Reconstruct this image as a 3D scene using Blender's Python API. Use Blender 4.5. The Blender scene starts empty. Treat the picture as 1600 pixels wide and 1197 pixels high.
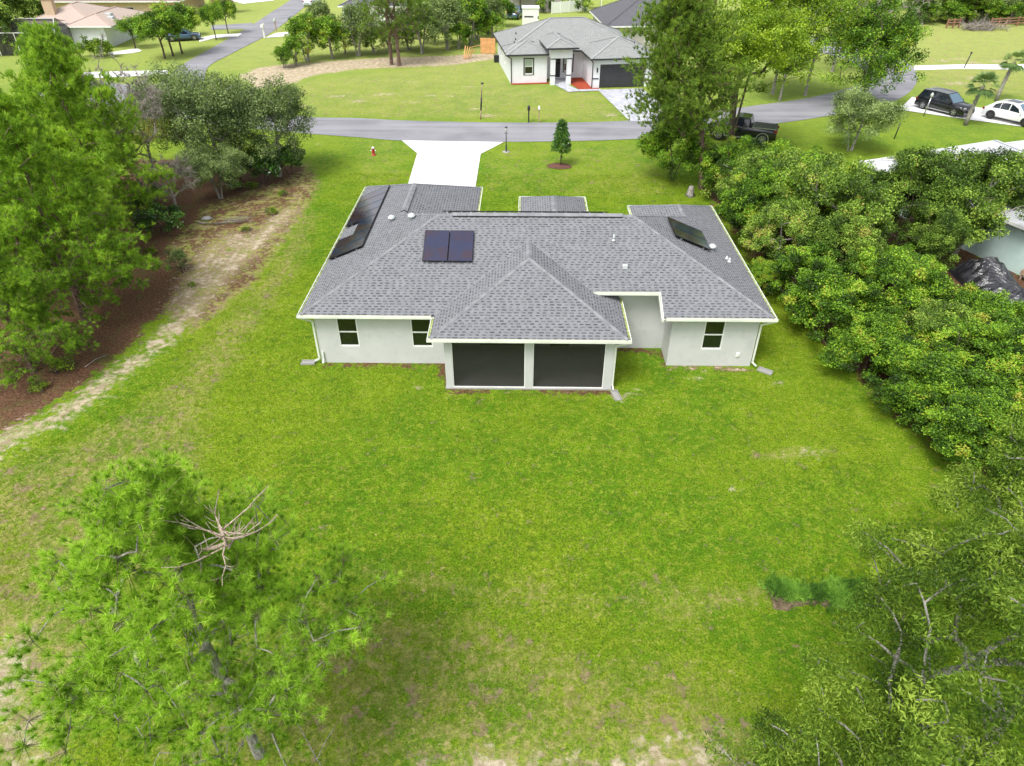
import bpy, math, random
import numpy as np
from math import sin, cos, tan, pi, radians, sqrt, atan2
from mathutils import Vector, Matrix

# ------------------------------------------------------------------ camera, world, sun, exposure
S = bpy.context.scene
F_PX, PITCH, YAW, CAM_H = 1087.0, 0.6217, -0.0155, 17.8
cd = bpy.data.cameras.new('camera'); cam = bpy.data.objects.new('camera', cd)
S.collection.objects.link(cam); S.camera = cam
cam.location = (0, 0, CAM_H); cam.rotation_euler = (pi/2-PITCH, 0, -YAW)
cd.lens = F_PX/1600*36; cd.sensor_width = 36; cd.clip_end = 1500; cd.clip_start = 0.2

SUN_EL, SUN_AZ = radians(58), radians(215)      # azimuth clockwise from +Y (the view direction)
w = bpy.data.worlds.new('World'); S.world = w; w.use_nodes = True
wn = w.node_tree; wn.nodes.clear()
sky = wn.nodes.new('ShaderNodeTexSky'); sky.sky_type = 'NISHITA'; sky.sun_disc = False
sky.sun_elevation = SUN_EL; sky.sun_rotation = SUN_AZ; sky.dust_density = 4.0; sky.air_density = 1.0; sky.ozone_density = 1.0
hs = wn.nodes.new('ShaderNodeHueSaturation'); hs.inputs['Saturation'].default_value = 0.30; hs.inputs['Value'].default_value = 1.0
bg = wn.nodes.new('ShaderNodeBackground'); bg.inputs['Strength'].default_value = 0.15
wo = wn.nodes.new('ShaderNodeOutputWorld')
wn.links.new(sky.outputs[0], hs.inputs['Color']); wn.links.new(hs.outputs[0], bg.inputs[0]); wn.links.new(bg.outputs[0], wo.inputs[0])
sd = bpy.data.lights.new('sun', 'SUN'); sd.energy = 1.5; sd.angle = radians(20); sd.color = (1.0, 0.965, 0.91)
so = bpy.data.objects.new('sun', sd); S.collection.objects.link(so)
so.rotation_euler = (pi/2-SUN_EL, 0, pi-SUN_AZ) if False else Vector((sin(SUN_AZ)*cos(SUN_EL), cos(SUN_AZ)*cos(SUN_EL), sin(SUN_EL))).to_track_quat('Z', 'Y').to_euler()
S.view_settings.view_transform = 'Standard'; S.view_settings.look = 'None'
S.view_settings.exposure = 0.72; S.view_settings.gamma = 1.0
S.render.engine = 'CYCLES'
S.cycles.max_bounces = 6; S.cycles.transparent_max_bounces = 12

# ------------------------------------------------------------------ survey: a photo pixel to a point on a level or on a plane
_fw = Vector((sin(YAW)*cos(PITCH), cos(YAW)*cos(PITCH), -sin(PITCH)))
_rt = Vector((cos(YAW), -sin(YAW), 0)); _up = _rt.cross(_fw)
def at(px, py, z=0.0):
    d = _fw*F_PX + _rt*(px-800) + _up*(598.5-py)
    t = (z-CAM_H)/d.z
    return Vector((d.x*t, d.y*t, z))
def on_plane(px, py, f, lift=0.0):
    lo, hi = 0.0, 8.0
    for _ in range(40):
        z = (lo+hi)/2; P = at(px, py, z)
        if z < f(P.x, P.y)+lift: lo = z
        else: hi = z
    return P

# ------------------------------------------------------------------ objects
COL = S.collection
def tag(o, label=None, cat=None, group=None, kind=None):
    if label: o['label'] = label
    if cat: o['category'] = cat
    if group: o['group'] = group
    if kind: o['kind'] = kind
    return o
def thing(name, label, cat, loc=(0, 0, 0), rz=0.0, group=None):
    o = bpy.data.objects.new(name, None); COL.objects.link(o)
    o.location = loc; o.rotation_euler = (0, 0, rz); o.empty_display_size = 0.3
    return tag(o, label, cat, group)
def copy_thing(o, loc, rz, label, sc=None, group=None):
    c = o.copy(); COL.objects.link(c); c.location = loc; c.rotation_euler = (0, 0, rz)
    if sc: c.scale = sc if hasattr(sc, '__len__') else (sc, sc, sc)
    c['label'] = label
    if group: c['group'] = group
    for ch in list(o.children):
        d = ch.copy(); COL.objects.link(d); d.parent = c
        for g in list(ch.children):
            e = g.copy(); COL.objects.link(e); e.parent = d
    return c

class MB:
    def __init__(s): s.v = []; s.f = []; s.uv = {}; s.sm = set()
    def quad(s, *p, uv=None):
        n = len(s.v); s.v += [tuple(q) for q in p]; s.f.append(tuple(range(n, n+len(p))))
        if uv: s.uv[len(s.f)-1] = uv
        return s
    def box(s, x0, x1, y0, y1, z0, z1, M=None):
        P = [Vector(p) for p in ((x0,y0,z0),(x1,y0,z0),(x1,y1,z0),(x0,y1,z0),(x0,y0,z1),(x1,y0,z1),(x1,y1,z1),(x0,y1,z1))]
        if M: P = [M @ p for p in P]
        n = len(s.v); s.v += [tuple(p) for p in P]
        for q in ((0,3,2,1),(4,5,6,7),(0,1,5,4),(1,2,6,5),(2,3,7,6),(3,0,4,7)): s.f.append(tuple(n+i for i in q))
        return s
    def bar(s, a, b, wd, ht):                       # a beam between two points, square section
        a = Vector(a); b = Vector(b); d = b-a; L = d.length
        M = Matrix.Translation(a) @ d.to_track_quat('X', 'Z').to_matrix().to_4x4()
        return s.box(0, L, -wd/2, wd/2, -ht/2, ht/2, M)
    def tube(s, pts, rad, sides=8, cap=True, smooth=True):
        pts = [Vector(p) for p in pts]; n0 = len(s.v); k = len(pts)
        if not hasattr(rad, '__len__'): rad = [rad]*k
        ref = None
        for i, p in enumerate(pts):
            d = (pts[min(i+1, k-1)]-pts[max(i-1, 0)]).normalized()
            if ref is None: ref = Vector((1, 0, 0)) if abs(d.x) < .9 else Vector((0, 1, 0))
            a = d.cross(ref).normalized(); b = d.cross(a)
            for j in range(sides):
                t = 2*pi*j/sides; s.v.append(tuple(p+(a*cos(t)+b*sin(t))*rad[i]))
        for i in range(k-1):
            for j in range(sides):
                A = n0+i*sides+j; B = n0+i*sides+(j+1) % sides
                s.f.append((A, A+sides, B+sides, B))
                if smooth: s.sm.add(len(s.f)-1)
        if cap:
            s.f.append(tuple(n0+j for j in range(sides))); s.f.append(tuple(n0+(k-1)*sides+j for j in reversed(range(sides))))
        return s
    def lathe(s, prof, c=(0, 0, 0), sides=12, axis='Z'):
        n0 = len(s.v); k = len(prof)
        for r, z in prof:
            for j in range(sides):
                t = 2*pi*j/sides
                p = (r*cos(t), r*sin(t), z) if axis == 'Z' else ((r*cos(t), z, r*sin(t)) if axis == 'Y' else (z, r*cos(t), r*sin(t)))
                s.v.append((p[0]+c[0], p[1]+c[1], p[2]+c[2]))
        for i in range(k-1):
            for j in range(sides):
                A = n0+i*sides+j; B = n0+i*sides+(j+1) % sides
                s.f.append((A, B, B+sides, A+sides)); s.sm.add(len(s.f)-1)
        s.f.append(tuple(n0+j for j in reversed(range(sides)))); s.f.append(tuple(n0+(k-1)*sides+j for j in range(sides)))
        return s
    def build(s, name, mat, parent=None, world=False, label=None, bevel=0):
        off = Vector((0, 0, 0))
        if world and parent:
            r = parent
            while r.parent: r = r.parent
            off = r.location
        me = bpy.data.meshes.new(name)
        me.from_pydata([(a-off.x, b-off.y, c-off.z) for a, b, c in s.v], [], s.f)
        if s.uv:
            l = me.uv_layers.new(name='UVMap').data
            for i, q in s.uv.items():
                for k, li in enumerate(me.polygons[i].loop_indices): l[li].uv = q[k]
        for i in s.sm: me.polygons[i].use_smooth = True
        me.materials.append(mat); me.update()
        o = bpy.data.objects.new(name, me); COL.objects.link(o)
        if parent: o.parent = parent
        if label: o['label'] = label
        if bevel:
            b = o.modifiers.new('bevel', 'BEVEL'); b.width = bevel; b.segments = 2; b.limit_method = 'ANGLE'
        return o

def np_mesh(name, V, k, mat, parent=None, tint=None, smooth=False):
    """V: (n*k,3) vertices, every k of them one face; tint (n*k,) float"""
    me = bpy.data.meshes.new(name); V = np.ascontiguousarray(V, dtype=np.float32)
    nv = len(V); nf = nv//k
    me.vertices.add(nv); me.vertices.foreach_set('co', V.ravel())
    me.loops.add(nv); me.loops.foreach_set('vertex_index', np.arange(nv, dtype=np.int32))
    me.polygons.add(nf); me.polygons.foreach_set('loop_start', np.arange(0, nv, k, dtype=np.int32))
    if tint is not None:
        a = me.attributes.new('tint', 'FLOAT', 'POINT'); a.data.foreach_set('value', np.ascontiguousarray(tint, dtype=np.float32))
    me.materials.append(mat); me.update(calc_edges=True)
    o = bpy.data.objects.new(name, me); COL.objects.link(o)
    if parent: o.parent = parent
    return o

# ------------------------------------------------------------------ materials
class NT:
    def __init__(s, name):
        s.m = bpy.data.materials.new(name); s.m.use_nodes = True; s.t = s.m.node_tree; s.t.nodes.clear()
        s.out = s.t.nodes.new('ShaderNodeOutputMaterial')
    def n(s, ty, **kw):
        x = s.t.nodes.new('ShaderNode'+ty)
        for k, v in kw.items():
            if k.startswith('_'): setattr(x, k[1:], v)
        for k, v in kw.items():
            if k.startswith('_'): continue
            key = int(k[1:]) if k[0] == 'i' and k[1:].isdigit() else k.replace('__', ' ')
            s.set(x.inputs[key], v)
        return x
    def set(s, inp, v):
        if isinstance(v, bpy.types.NodeSocket): s.t.links.new(v, inp)
        elif isinstance(v, bpy.types.Node): s.t.links.new(v.outputs[0], inp)
        elif hasattr(v, '__len__') and len(v) == 3 and inp.type == 'RGBA': inp.default_value = (*v, 1)
        else: inp.default_value = v
    def math(s, op, a, b=0.0, c=0.0, clamp=False):
        x = s.n('Math', _operation=op, _use_clamp=clamp); s.set(x.inputs[0], a); s.set(x.inputs[1], b)
        if len(x.inputs) > 2: s.set(x.inputs[2], c)
        return x.outputs[0]
    def mix(s, f, a, b, bt='MIX'):
        x = s.n('Mix', _data_type='RGBA', _blend_type=bt); s.set(x.inputs[0], f); s.set(x.inputs[6], a); s.set(x.inputs[7], b)
        return x.outputs[2]
    def noise(s, sc, vec=None, det=3.0, rough=.55, w=None):
        x = s.n('TexNoise', Scale=sc, Detail=det, Roughness=rough)
        if vec is not None: s.set(x.inputs['Vector'], vec)
        return x.outputs['Fac']
    def step(s, v, a, b):                          # smooth 0..1 between a and b
        x = s.n('MapRange', _interpolation_type='SMOOTHSTEP'); s.set(x.inputs[0], v); s.set(x.inputs[1], a); s.set(x.inputs[2], b)
        return x.outputs[0]
    def pos(s): return s.n('NewGeometry').outputs['Position']
    def obj(s): return s.n('TexCoord').outputs['Object']
    def bump(s, h, st=.3, d=.02): return s.n('Bump', Strength=st, Distance=d, Height=h).outputs[0]
    def surf(s, col, rough=.8, bump=None, metal=0.0, spec=.5, **kw):
        b = s.n('BsdfPrincipled', Roughness=rough, Metallic=metal); s.set(b.inputs['Base Color'], col)
        b.inputs['Specular IOR Level'].default_value = spec
        if bump is not None: s.set(b.inputs['Normal'], bump)
        for k, v in kw.items(): s.set(b.inputs[k.replace('__', ' ')], v)
        s.t.links.new(b.outputs[0], s.out.inputs[0]); return s.m

def plain(name, col, rough=.6, metal=0.0, var=.12, sc=3.0, bmp=.0, spec=.5):
    t = NT(name); p = t.obj(); nz = t.noise(sc, p, 4)
    c = t.mix(t.step(nz, .3, .7), tuple(x*(1-var) for x in col), tuple(min(1, x*(1+var)) for x in col))
    b = t.bump(t.noise(sc*30, p, 2), bmp, .01) if bmp else None
    return t.surf(c, rough, b, metal, spec)

def grass_colour(t, P, dry):
    """lawn colours by place: patches of lush and of yellowing grass, with straw between the blades"""
    big = t.noise(.11, P, 2); mid = t.noise(.55, P, 4, .65); fine = t.noise(3.6, P, 5, .75); vf = t.noise(15, P, 4, .75); blot = t.noise(1.3, P, 5, .7)
    c = t.mix(t.step(mid, .38, .66), (.108, .240, .007), (.200, .328, .009))
    c = t.mix(t.step(big, .42, .62), c, t.mix(.5, c, (.27, .36, .012)))
    c = t.mix(t.math('MULTIPLY', t.step(blot, .50, .66), .55), c, (.060, .150, .006))
    c = t.mix(t.math('MULTIPLY', t.step(fine, .48, .60), .70), c, (.31, .37, .035))
    c = t.mix(t.math('MULTIPLY', t.step(vf, .44, .60), .70), c, (.032, .095, .005))
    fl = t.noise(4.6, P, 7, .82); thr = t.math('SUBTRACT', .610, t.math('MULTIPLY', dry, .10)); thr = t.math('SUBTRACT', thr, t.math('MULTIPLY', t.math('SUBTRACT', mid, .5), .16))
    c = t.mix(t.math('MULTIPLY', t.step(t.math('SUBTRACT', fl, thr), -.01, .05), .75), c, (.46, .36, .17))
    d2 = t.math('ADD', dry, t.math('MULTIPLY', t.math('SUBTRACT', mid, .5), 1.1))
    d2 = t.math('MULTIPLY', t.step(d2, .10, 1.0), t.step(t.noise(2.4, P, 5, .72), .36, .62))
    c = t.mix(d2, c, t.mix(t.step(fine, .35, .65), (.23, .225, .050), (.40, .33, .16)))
    sy = t.n('SeparateXYZ'); t.set(sy.inputs[0], P)                      # pale dry far turf, with a distance haze mixed into the colour
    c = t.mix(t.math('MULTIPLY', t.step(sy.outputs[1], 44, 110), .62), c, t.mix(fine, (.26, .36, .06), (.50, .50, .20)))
    return c, fine, vf

def ground_material():
    t = NT('lawn_and_sand'); P = t.pos()
    m = t.n('Attribute', _attribute_name='zone', _attribute_type='GEOMETRY')
    sp = t.n('SeparateColor'); t.t.links.new(m.outputs['Color'], sp.inputs[0])
    sand, lit, dry = sp.outputs[0], sp.outputs[1], sp.outputs[2]
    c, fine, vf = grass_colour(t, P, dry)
    # worn spots where the soil shows through
    sp1 = t.noise(1.3, P, 6, .75); sp2 = t.noise(.35, P, 2)
    thr = t.math('SUBTRACT', .672, t.math('MULTIPLY', dry, .12)); thr = t.math('SUBTRACT', thr, t.math('MULTIPLY', sp2, .06))
    worn = t.math('MULTIPLY', t.step(t.math('SUBTRACT', sp1, thr), -.02, .05), .8)
    c = t.mix(worn, c, t.mix(fine, (.20, .12, .07), (.40, .30, .22)))
    rag = t.noise(3.2, P, 7, .72); rag2 = t.noise(.8, P, 4, .6)
    rr = t.math('ADD', t.math('MULTIPLY', t.math('SUBTRACT', rag, .5), 1.5), t.math('MULTIPLY', t.math('SUBTRACT', rag2, .5), 1.4))
    lm = t.step(t.math('ADD', lit, rr), .32, .62)
    lc = t.mix(t.step(t.noise(9, P, 5, .75), .35, .65), (.068, .034, .018), (.210, .115, .068))
    lc = t.mix(t.math('MULTIPLY', t.step(t.noise(4.5, P, 6, .8), .60, .70), .7), lc, (.42, .34, .26))
    lc = t.mix(t.math('MULTIPLY', t.step(t.noise(.9, P, 5, .7), .50, .66), .55), lc, (.11, .13, .035))
    c = t.mix(lm, c, lc)
    sm = t.step(t.math('ADD', sand, t.math('MULTIPLY', rr, 1.0)), .35, .85)
    sc_ = t.mix(t.step(t.noise(2.2, P, 6, .7), .35, .7), (.36, .28, .18), (.66, .57, .43))
    sc_ = t.mix(t.math('MULTIPLY', t.step(t.noise(7, P, 6, .85), .52, .62), .75), sc_, (.24, .20, .08))
    c = t.mix(sm, c, sc_)
    h = t.math('ADD', t.math('MULTIPLY', t.noise(22, P, 4, .7), 1.0), t.math('MULTIPLY', fine, 1.2))
    return t.surf(c, .95, t.bump(h, .85, .06), spec=.15)

def blade_material():
    t = NT('grass_blades'); P = t.pos()
    at_ = t.n('Attribute', _attribute_name='tint', _attribute_type='GEOMETRY').outputs['Fac']
    dr = t.math('FRACT', at_); br = t.math('DIVIDE', t.math('FLOOR', at_), 10.0)
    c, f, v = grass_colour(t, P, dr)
    c = t.mix(br, t.mix(.5, c, (.06, .15, .005)), t.mix(.45, c, (.44, .50, .06)))
    d = t.n('BsdfDiffuse', Color=c); tr = t.n('BsdfTranslucent', Color=c); mx = t.n('MixShader', Fac=.35)
    t.t.links.new(d.outputs[0], mx.inputs[1]); t.t.links.new(tr.outputs[0], mx.inputs[2]); t.t.links.new(mx.outputs[0], t.out.inputs[0])
    return t.m

def leaf_material(name, dark, mid, light, trans=.35, gloss=.18, rough=.55, accent=None):
    t = NT(name)
    a = t.n('Attribute', _attribute_name='tint', _attribute_type='GEOMETRY').outputs['Fac']
    rnd = t.n('ObjectInfo').outputs['Random']
    a = t.math('ADD', a, t.math('MULTIPLY', t.math('SUBTRACT', rnd, .5), .22))
    a = t.math('ADD', a, t.math('MULTIPLY', t.math('SUBTRACT', t.noise(.9, t.obj(), 3, .6), .5), .7))
    r = t.n('ValToRGB'); t.set(r.inputs[0], a); e = r.color_ramp.elements
    e[0].position = .12; e[0].color = (*dark, 1); e[1].position = .95; e[1].color = (*light, 1)
    k = r.color_ramp.elements.new(.5); k.color = (*mid, 1)
    col = r.outputs[0]
    if accent: col = t.mix(t.step(a, .97, 1.02), col, accent)
    p = t.n('BsdfPrincipled', Roughness=rough); t.set(p.inputs['Base Color'], col); p.inputs['Specular IOR Level'].default_value = gloss*1.6
    tr = t.n('BsdfTranslucent'); t.set(tr.inputs[0], t.mix(.5, col, t.mix(1.0, col, (1.0, 1.0, .35), 'MULTIPLY')))
    mx = t.n('MixShader', Fac=trans); t.t.links.new(p.outputs[0], mx.inputs[1]); t.t.links.new(tr.outputs[0], mx.inputs[2])
    t.t.links.new(mx.outputs[0], t.out.inputs[0]); return t.m

def shingle_material(name, light, mid, dark, row=.145, cell=.29, dash=.8):
    t = NT(name); uv = t.n('UVMap').outputs[0]; sx = t.n('SeparateXYZ'); t.set(sx.inputs[0], uv)
    u, v = sx.outputs[0], sx.outputs[1]
    rv = t.math('DIVIDE', v, row); ri = t.math('FLOOR', rv); rf = t.math('FRACT', rv)
    wr = t.n('TexWhiteNoise', _noise_dimensions='1D'); t.set(wr.inputs['W'], ri)
    uu = t.math('ADD', t.math('DIVIDE', u, cell), t.math('MULTIPLY', wr.outputs[0], 7.0))
    ui = t.math('FLOOR', uu); uf = t.math('FRACT', uu)
    cb = t.n('CombineXYZ'); t.set(cb.inputs[0], ui); t.set(cb.inputs[1], ri)
    w2 = t.n('TexWhiteNoise', _noise_dimensions='2D'); t.set(w2.inputs['Vector'], cb.outputs[0])
    rs = t.n('SeparateColor'); t.t.links.new(w2.outputs['Color'], rs.inputs[0])
    wid = t.math('ADD', .34, t.math('MULTIPLY', rs.outputs[0], .42))
    on = t.math('LESS_THAN', uf, wid)
    low = t.math('LESS_THAN', rf, .46)
    dk = t.math('MULTIPLY', t.math('MULTIPLY', on, low), dash)
    n1 = t.noise(60, uv, 2, .6); n2 = t.noise(.5, uv, 3, .6)
    tabc = t.mix(t.math('MULTIPLY', t.math('ADD', t.math('MULTIPLY', rs.outputs[1], .55), t.math('MULTIPLY', n2, .6)), 1.0), mid, light)
    c = t.mix(dk, tabc, t.mix(t.math('MULTIPLY', rs.outputs[2], .65), dark, mid))
    c = t.mix(t.math('MULTIPLY', t.step(n1, .4, .7), .25), c, tuple(x*.55 for x in mid))
    h = t.math('ADD', t.math('MULTIPLY', t.math('SUBTRACT', 1.0, rf), .7), t.math('ADD', t.math('MULTIPLY', dk, -.5), t.math('MULTIPLY', n1, .3)))
    return t.surf(c, .9, t.bump(h, .5, .012), spec=.25)

M = {}
def mats():
    M['ground'] = ground_material(); M['blades'] = blade_material()
    M['shingle'] = shingle_material('slate_shingles', (.232, .240, .255), (.165, .172, .184), (.018, .020, .028))
    M['shingle2'] = shingle_material('pale_grey_shingles', (.33, .345, .335), (.225, .235, .23), (.13, .14, .14), dash=.6)
    M['shingle3'] = shingle_material('charcoal_shingles', (.15, .15, .165), (.10, .10, .115), (.06, .06, .07), dash=.6)
    M['shingle4'] = shingle_material('tan_shingles', (.50, .41, .35), (.43, .345, .295), (.34, .26, .22), dash=.4)
    M['shingle5'] = shingle_material('brown_shingles', (.30, .22, .19), (.23, .17, .15), (.14, .10, .09), dash=.4)
    M['shingle6'] = shingle_material('white_grey_shingles', (.66, .67, .70), (.54, .55, .58), (.38, .39, .42), dash=.5)
    t = NT('ridge_cap'); p = t.obj(); n = t.noise(3, p, 4); M['cap'] = t.surf(t.mix(t.step(n, .3, .7), (.185, .19, .205), (.27, .275, .29)), .9, t.bump(t.noise(90, p, 2), .4, .01), spec=.2)
    t = NT('stucco'); p = t.obj(); n = t.noise(.8, p, 4)
    cst = t.mix(t.step(n, .3, .75), (.525, .540, .530), (.585, .595, .585))
    cst = t.mix(t.math('MULTIPLY', t.step(t.noise(2.5, p, 6, .7), .50, .72), .35), cst, (.39, .405, .375))
    M['stucco'] = t.surf(cst, .85, t.bump(t.noise(38, p, 4, .7), .35, .01), spec=.2)
    M['white_stucco'] = plain('white_stucco', (.74, .76, .80), .85, var=.04, sc=1.2, bmp=.3, spec=.2)
    M['mint'] = plain('mint_siding', (.52, .68, .64), .7, var=.06, sc=1.5, spec=.3)
    M['beige'] = plain('beige_stucco', (.55, .42, .28), .85, var=.06, bmp=.2, spec=.2)
    M['greige'] = plain('grey_beige_stucco', (.40, .38, .36), .85, var=.05, bmp=.2, spec=.2)
    M['white'] = plain('white_paint', (.78, .80, .77), .45, var=.04, sc=2, spec=.4)
    M['gutter'] = plain('white_gutter', (.74, .77, .68), .35, var=.08, sc=1.4, spec=.5)
    M['gutter_in'] = plain('dirty_gutter', (.33, .40, .12), .7, var=.35, sc=2.2)
    M['black'] = plain('black_paint', (.018, .019, .022), .4, var=.2)
    M['dark_trim'] = plain('charcoal_trim', (.035, .037, .042), .45, var=.15)
    t = NT('window_glass'); M['glass'] = t.surf((.012, .016, .010), .06, None, spec=.8)
    t = NT('insect_screen'); p = t.obj()
    b = t.n('BsdfDiffuse', Color=(.030, .030, .028)); tr = t.n('BsdfTransparent', Color=(.8, .8, .8)); mx = t.n('MixShader', Fac=.34)
    gl = t.n('BsdfGlossy', Color=(.05, .05, .05), Roughness=.5); ad = t.n('AddShader')
    t.t.links.new(b.outputs[0], ad.inputs[0]); t.t.links.new(gl.outputs[0], ad.inputs[1])
    t.t.links.new(ad.outputs[0], mx.inputs[1]); t.t.links.new(tr.outputs[0], mx.inputs[2]); t.t.links.new(mx.outputs[0], t.out.inputs[0]); M['screen'] = t.m
    t = NT('solar_glass'); p = t.obj(); wv = t.n('TexBrick', Scale=1.0, _offset=0.0); t.set(wv.inputs['Vector'], p)
    wv.inputs['Color1'].default_value = (.012, .015, .052, 1); wv.inputs['Color2'].default_value = (.016, .019, .062, 1); wv.inputs['Mortar'].default_value = (.012, .013, .018, 1)
    wv.inputs['Brick Width'].default_value = .17; wv.inputs['Row Height'].default_value = .17; wv.inputs['Mortar Size'].default_value = .004
    M['solar'] = t.surf(t.mix(t.step(t.noise(1.2, p, 4), .4, .62), wv.outputs[0], (.034, .013, .024)), .10, None, spec=.8, Coat__Weight=.6, Coat__IOR=1.75, Coat__Roughness=.08)
    M['frame_black'] = plain('black_aluminium', (.012, .012, .014), .35, .4, spec=.5)
    M['alu'] = plain('bare_aluminium', (.55, .56, .58), .35, .8, var=.05)
    M['pvc'] = plain('white_pipe', (.52, .57, .56), .4, var=.05)
    M['concrete'] = plain('concrete', (.34, .335, .32), .9, var=.08, sc=.8, bmp=.3, spec=.2)
    t = NT('new_white_concrete'); p = t.pos(); c = t.mix(t.step(t.noise(.4, p, 4), .3, .7), (.74, .735, .74), (.82, .81, .81))
    gx = t.n('SeparateXYZ'); t.set(gx.inputs[0], p)
    jt = t.math('LESS_THAN', t.math('ABSOLUTE', t.math('SUBTRACT', t.math('FRACT', t.math('DIVIDE', gx.outputs[1], 3.2)), .5)), .006)
    c = t.mix(t.math('MULTIPLY', jt, .25), c, (.6, .59, .58)); M['drive'] = t.surf(c, .85, t.bump(t.noise(50, p, 3), .15, .01), spec=.2)
    t = NT('asphalt'); p = t.pos()
    c = t.mix(t.step(t.noise(.25, p, 5, .6), .3, .7), (.205, .205, .225), (.275, .275, .295))
    mp = t.n('Mapping'); t.set(mp.inputs[0], p); mp.inputs['Scale'].default_value = (.05, 1.1, 1)
    c = t.mix(t.math('MULTIPLY', t.step(t.noise(1, mp.outputs[0], 3), .45, .62), .5), c, (.33, .33, .355))
    c = t.mix(t.math('MULTIPLY', t.step(t.noise(45, p, 2), .5, .8), .35), c, (.12, .12, .13)); M['asphalt'] = t.surf(c, .9, t.bump(t.noise(60, p, 2), .3, .01), spec=.2)
    t = NT('pavers'); p = t.pos(); mp = t.n('Mapping'); t.set(mp.inputs[0], p); mp.inputs['Rotation'].default_value = (0, 0, .7)
    bk = t.n('TexBrick', Scale=1.0); t.set(bk.inputs['Vector'], mp.outputs[0]); bk.inputs['Color1'].default_value = (.52, .53, .58, 1); bk.inputs['Color2'].default_value = (.36, .37, .42, 1)
    bk.inputs['Mortar'].default_value = (.25, .25, .28, 1); bk.inputs['Brick Width'].default_value = .42; bk.inputs['Row Height'].default_value = .21; bk.inputs['Mortar Size'].default_value = .012
    M['pavers'] = t.surf(t.mix(t.math('MULTIPLY', t.step(t.noise(1.5, p, 5, .7), .45, .65), .7), bk.outputs[0], (.66, .67, .70)), .85, None, spec=.25)
    t = NT('red_mulch'); p = t.pos(); M['mulch'] = t.surf(t.mix(t.step(t.noise(9, p, 5, .8), .35, .65), (.22, .035, .018), (.50, .11, .06)), .95, t.bump(t.noise(14, p, 5, .8), .9, .05), spec=.1)
    t = NT('brown_mulch'); p = t.pos(); M['mulch2'] = t.surf(t.mix(t.step(t.noise(12, p, 5, .8), .35, .65), (.07, .03, .02), (.24, .13, .10)), .95, t.bump(t.noise(14, p, 5, .8), .9, .05), spec=.1)
    t = NT('cut_soil'); p = t.pos(); M['soil'] = t.surf(t.mix(t.step(t.noise(6, p, 6, .8), .35, .65), (.09, .065, .04), (.23, .175, .115)), .95, t.bump(t.noise(9, p, 5, .8), .9, .05), spec=.1)
    def bark(name, a, b, s1=6):
        t = NT(name); p = t.obj(); mp = t.n('Mapping'); t.set(mp.inputs[0], p); mp.inputs['Scale'].default_value = (1, 1, .3)
        n = t.noise(s1*3, mp.outputs[0], 5, .7); return t.surf(t.mix(t.step(n, .35, .65), a, b), .95, t.bump(n, .8, .03), spec=.1)
    M['bark_pine'] = bark('pine_bark', (.085, .052, .040), (.26, .18, .15)); M['bark_grey'] = bark('grey_bark', (.16, .145, .12), (.42, .40, .36)); M['bark_dark'] = bark('dark_bark', (.05, .038, .028), (.16, .125, .10)); M['twig'] = bark('dead_twigs', (.20, .175, .15), (.42, .38, .34)); M['bark_pine2'] = bark('bleached_twigs', (.30, .22, .17), (.58, .48, .40)); M['twig_green'] = bark('green_twigs', (.09, .10, .04), (.20, .19, .09)); M['bark_pale'] = bark('pale_bark', (.12, .11, .095), (.40, .385, .35), 4)
    M['needles'] = leaf_material('bright_pine_needles', (0.074, 0.155, 0.011), (0.231, 0.427, 0.025), (0.500, 0.750, 0.068), .30, .25)
    M['needles2'] = leaf_material('soft_pine_needles', (0.076, 0.157, 0.014), (0.241, 0.439, 0.031), (0.527, 0.749, 0.064), .30, .2)
    M['needles3'] = leaf_material('deep_pine_needles', (0.058, 0.120, 0.018), (0.150, 0.264, 0.029), (0.325, 0.456, 0.050), .28, .2)
    M['oakleaf'] = leaf_material('grey_green_oak_leaves', (0.055, 0.093, 0.023), (0.181, 0.268, 0.073), (0.387, 0.510, 0.171), .25, .3)
    M['leaf'] = leaf_material('hedge_leaves', (0.019, 0.049, 0.005), (0.102, 0.228, 0.014), (0.342, 0.572, 0.037), .24, .20, accent=(.42, .42, .05))  # dark tone set near black to put shadow into the hedge foliage colour
    M['leaf2'] = leaf_material('olive_leaves', (0.032, 0.068, 0.007), (0.158, 0.279, 0.032), (0.432, 0.617, 0.086), .22, .18, accent=(.50, .40, .12))  # darkened likewise, hedge shadow painted into the leaf colour
    M['leaf3'] = leaf_material('bright_leaves', (0.046, 0.094, 0.005), (0.194, 0.335, 0.015), (0.428, 0.584, 0.036), .4, .3)
    M['leaf4'] = leaf_material('narrow_oak_leaves', (0.044, 0.092, 0.009), (0.182, 0.305, 0.029), (0.377, 0.501, 0.072), .35, .14, .6)
    M['magnolia'] = leaf_material('glossy_leaves', (0.015, 0.050, 0.004), (0.057, 0.162, 0.013), (0.185, 0.396, 0.040), .2, .5, .3)
    M['palm'] = leaf_material('palm_fronds', (0.060, 0.120, 0.030), (0.150, 0.255, 0.068), (0.360, 0.450, 0.135), .25, .3)
    M['weeds'] = leaf_material('weeds', (0.039, 0.111, 0.016), (0.128, 0.307, 0.033), (0.336, 0.588, 0.084), .3, .15)
    M['wood'] = plain('new_pine_boards', (.62, .33, .13), .8, var=.15, sc=2)
    M['oldwood'] = plain('weathered_wood', (.36, .25, .17), .9, var=.2, sc=3)
    M['rust'] = plain('rusty_rail', (.28, .14, .09), .9, var=.2)
    M['red'] = plain('red_paint', (.45, .02, .02), .4, var=.1)
    M['tyre'] = plain('tyre_rubber', (.015, .015, .016), .85, var=.2)
    M['rim'] = plain('alloy_rim', (.40, .41, .43), .3, .7, var=.08)
    M['rim_dark'] = plain('dark_rim', (.09, .09, .10), .35, .6, var=.08)
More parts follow.
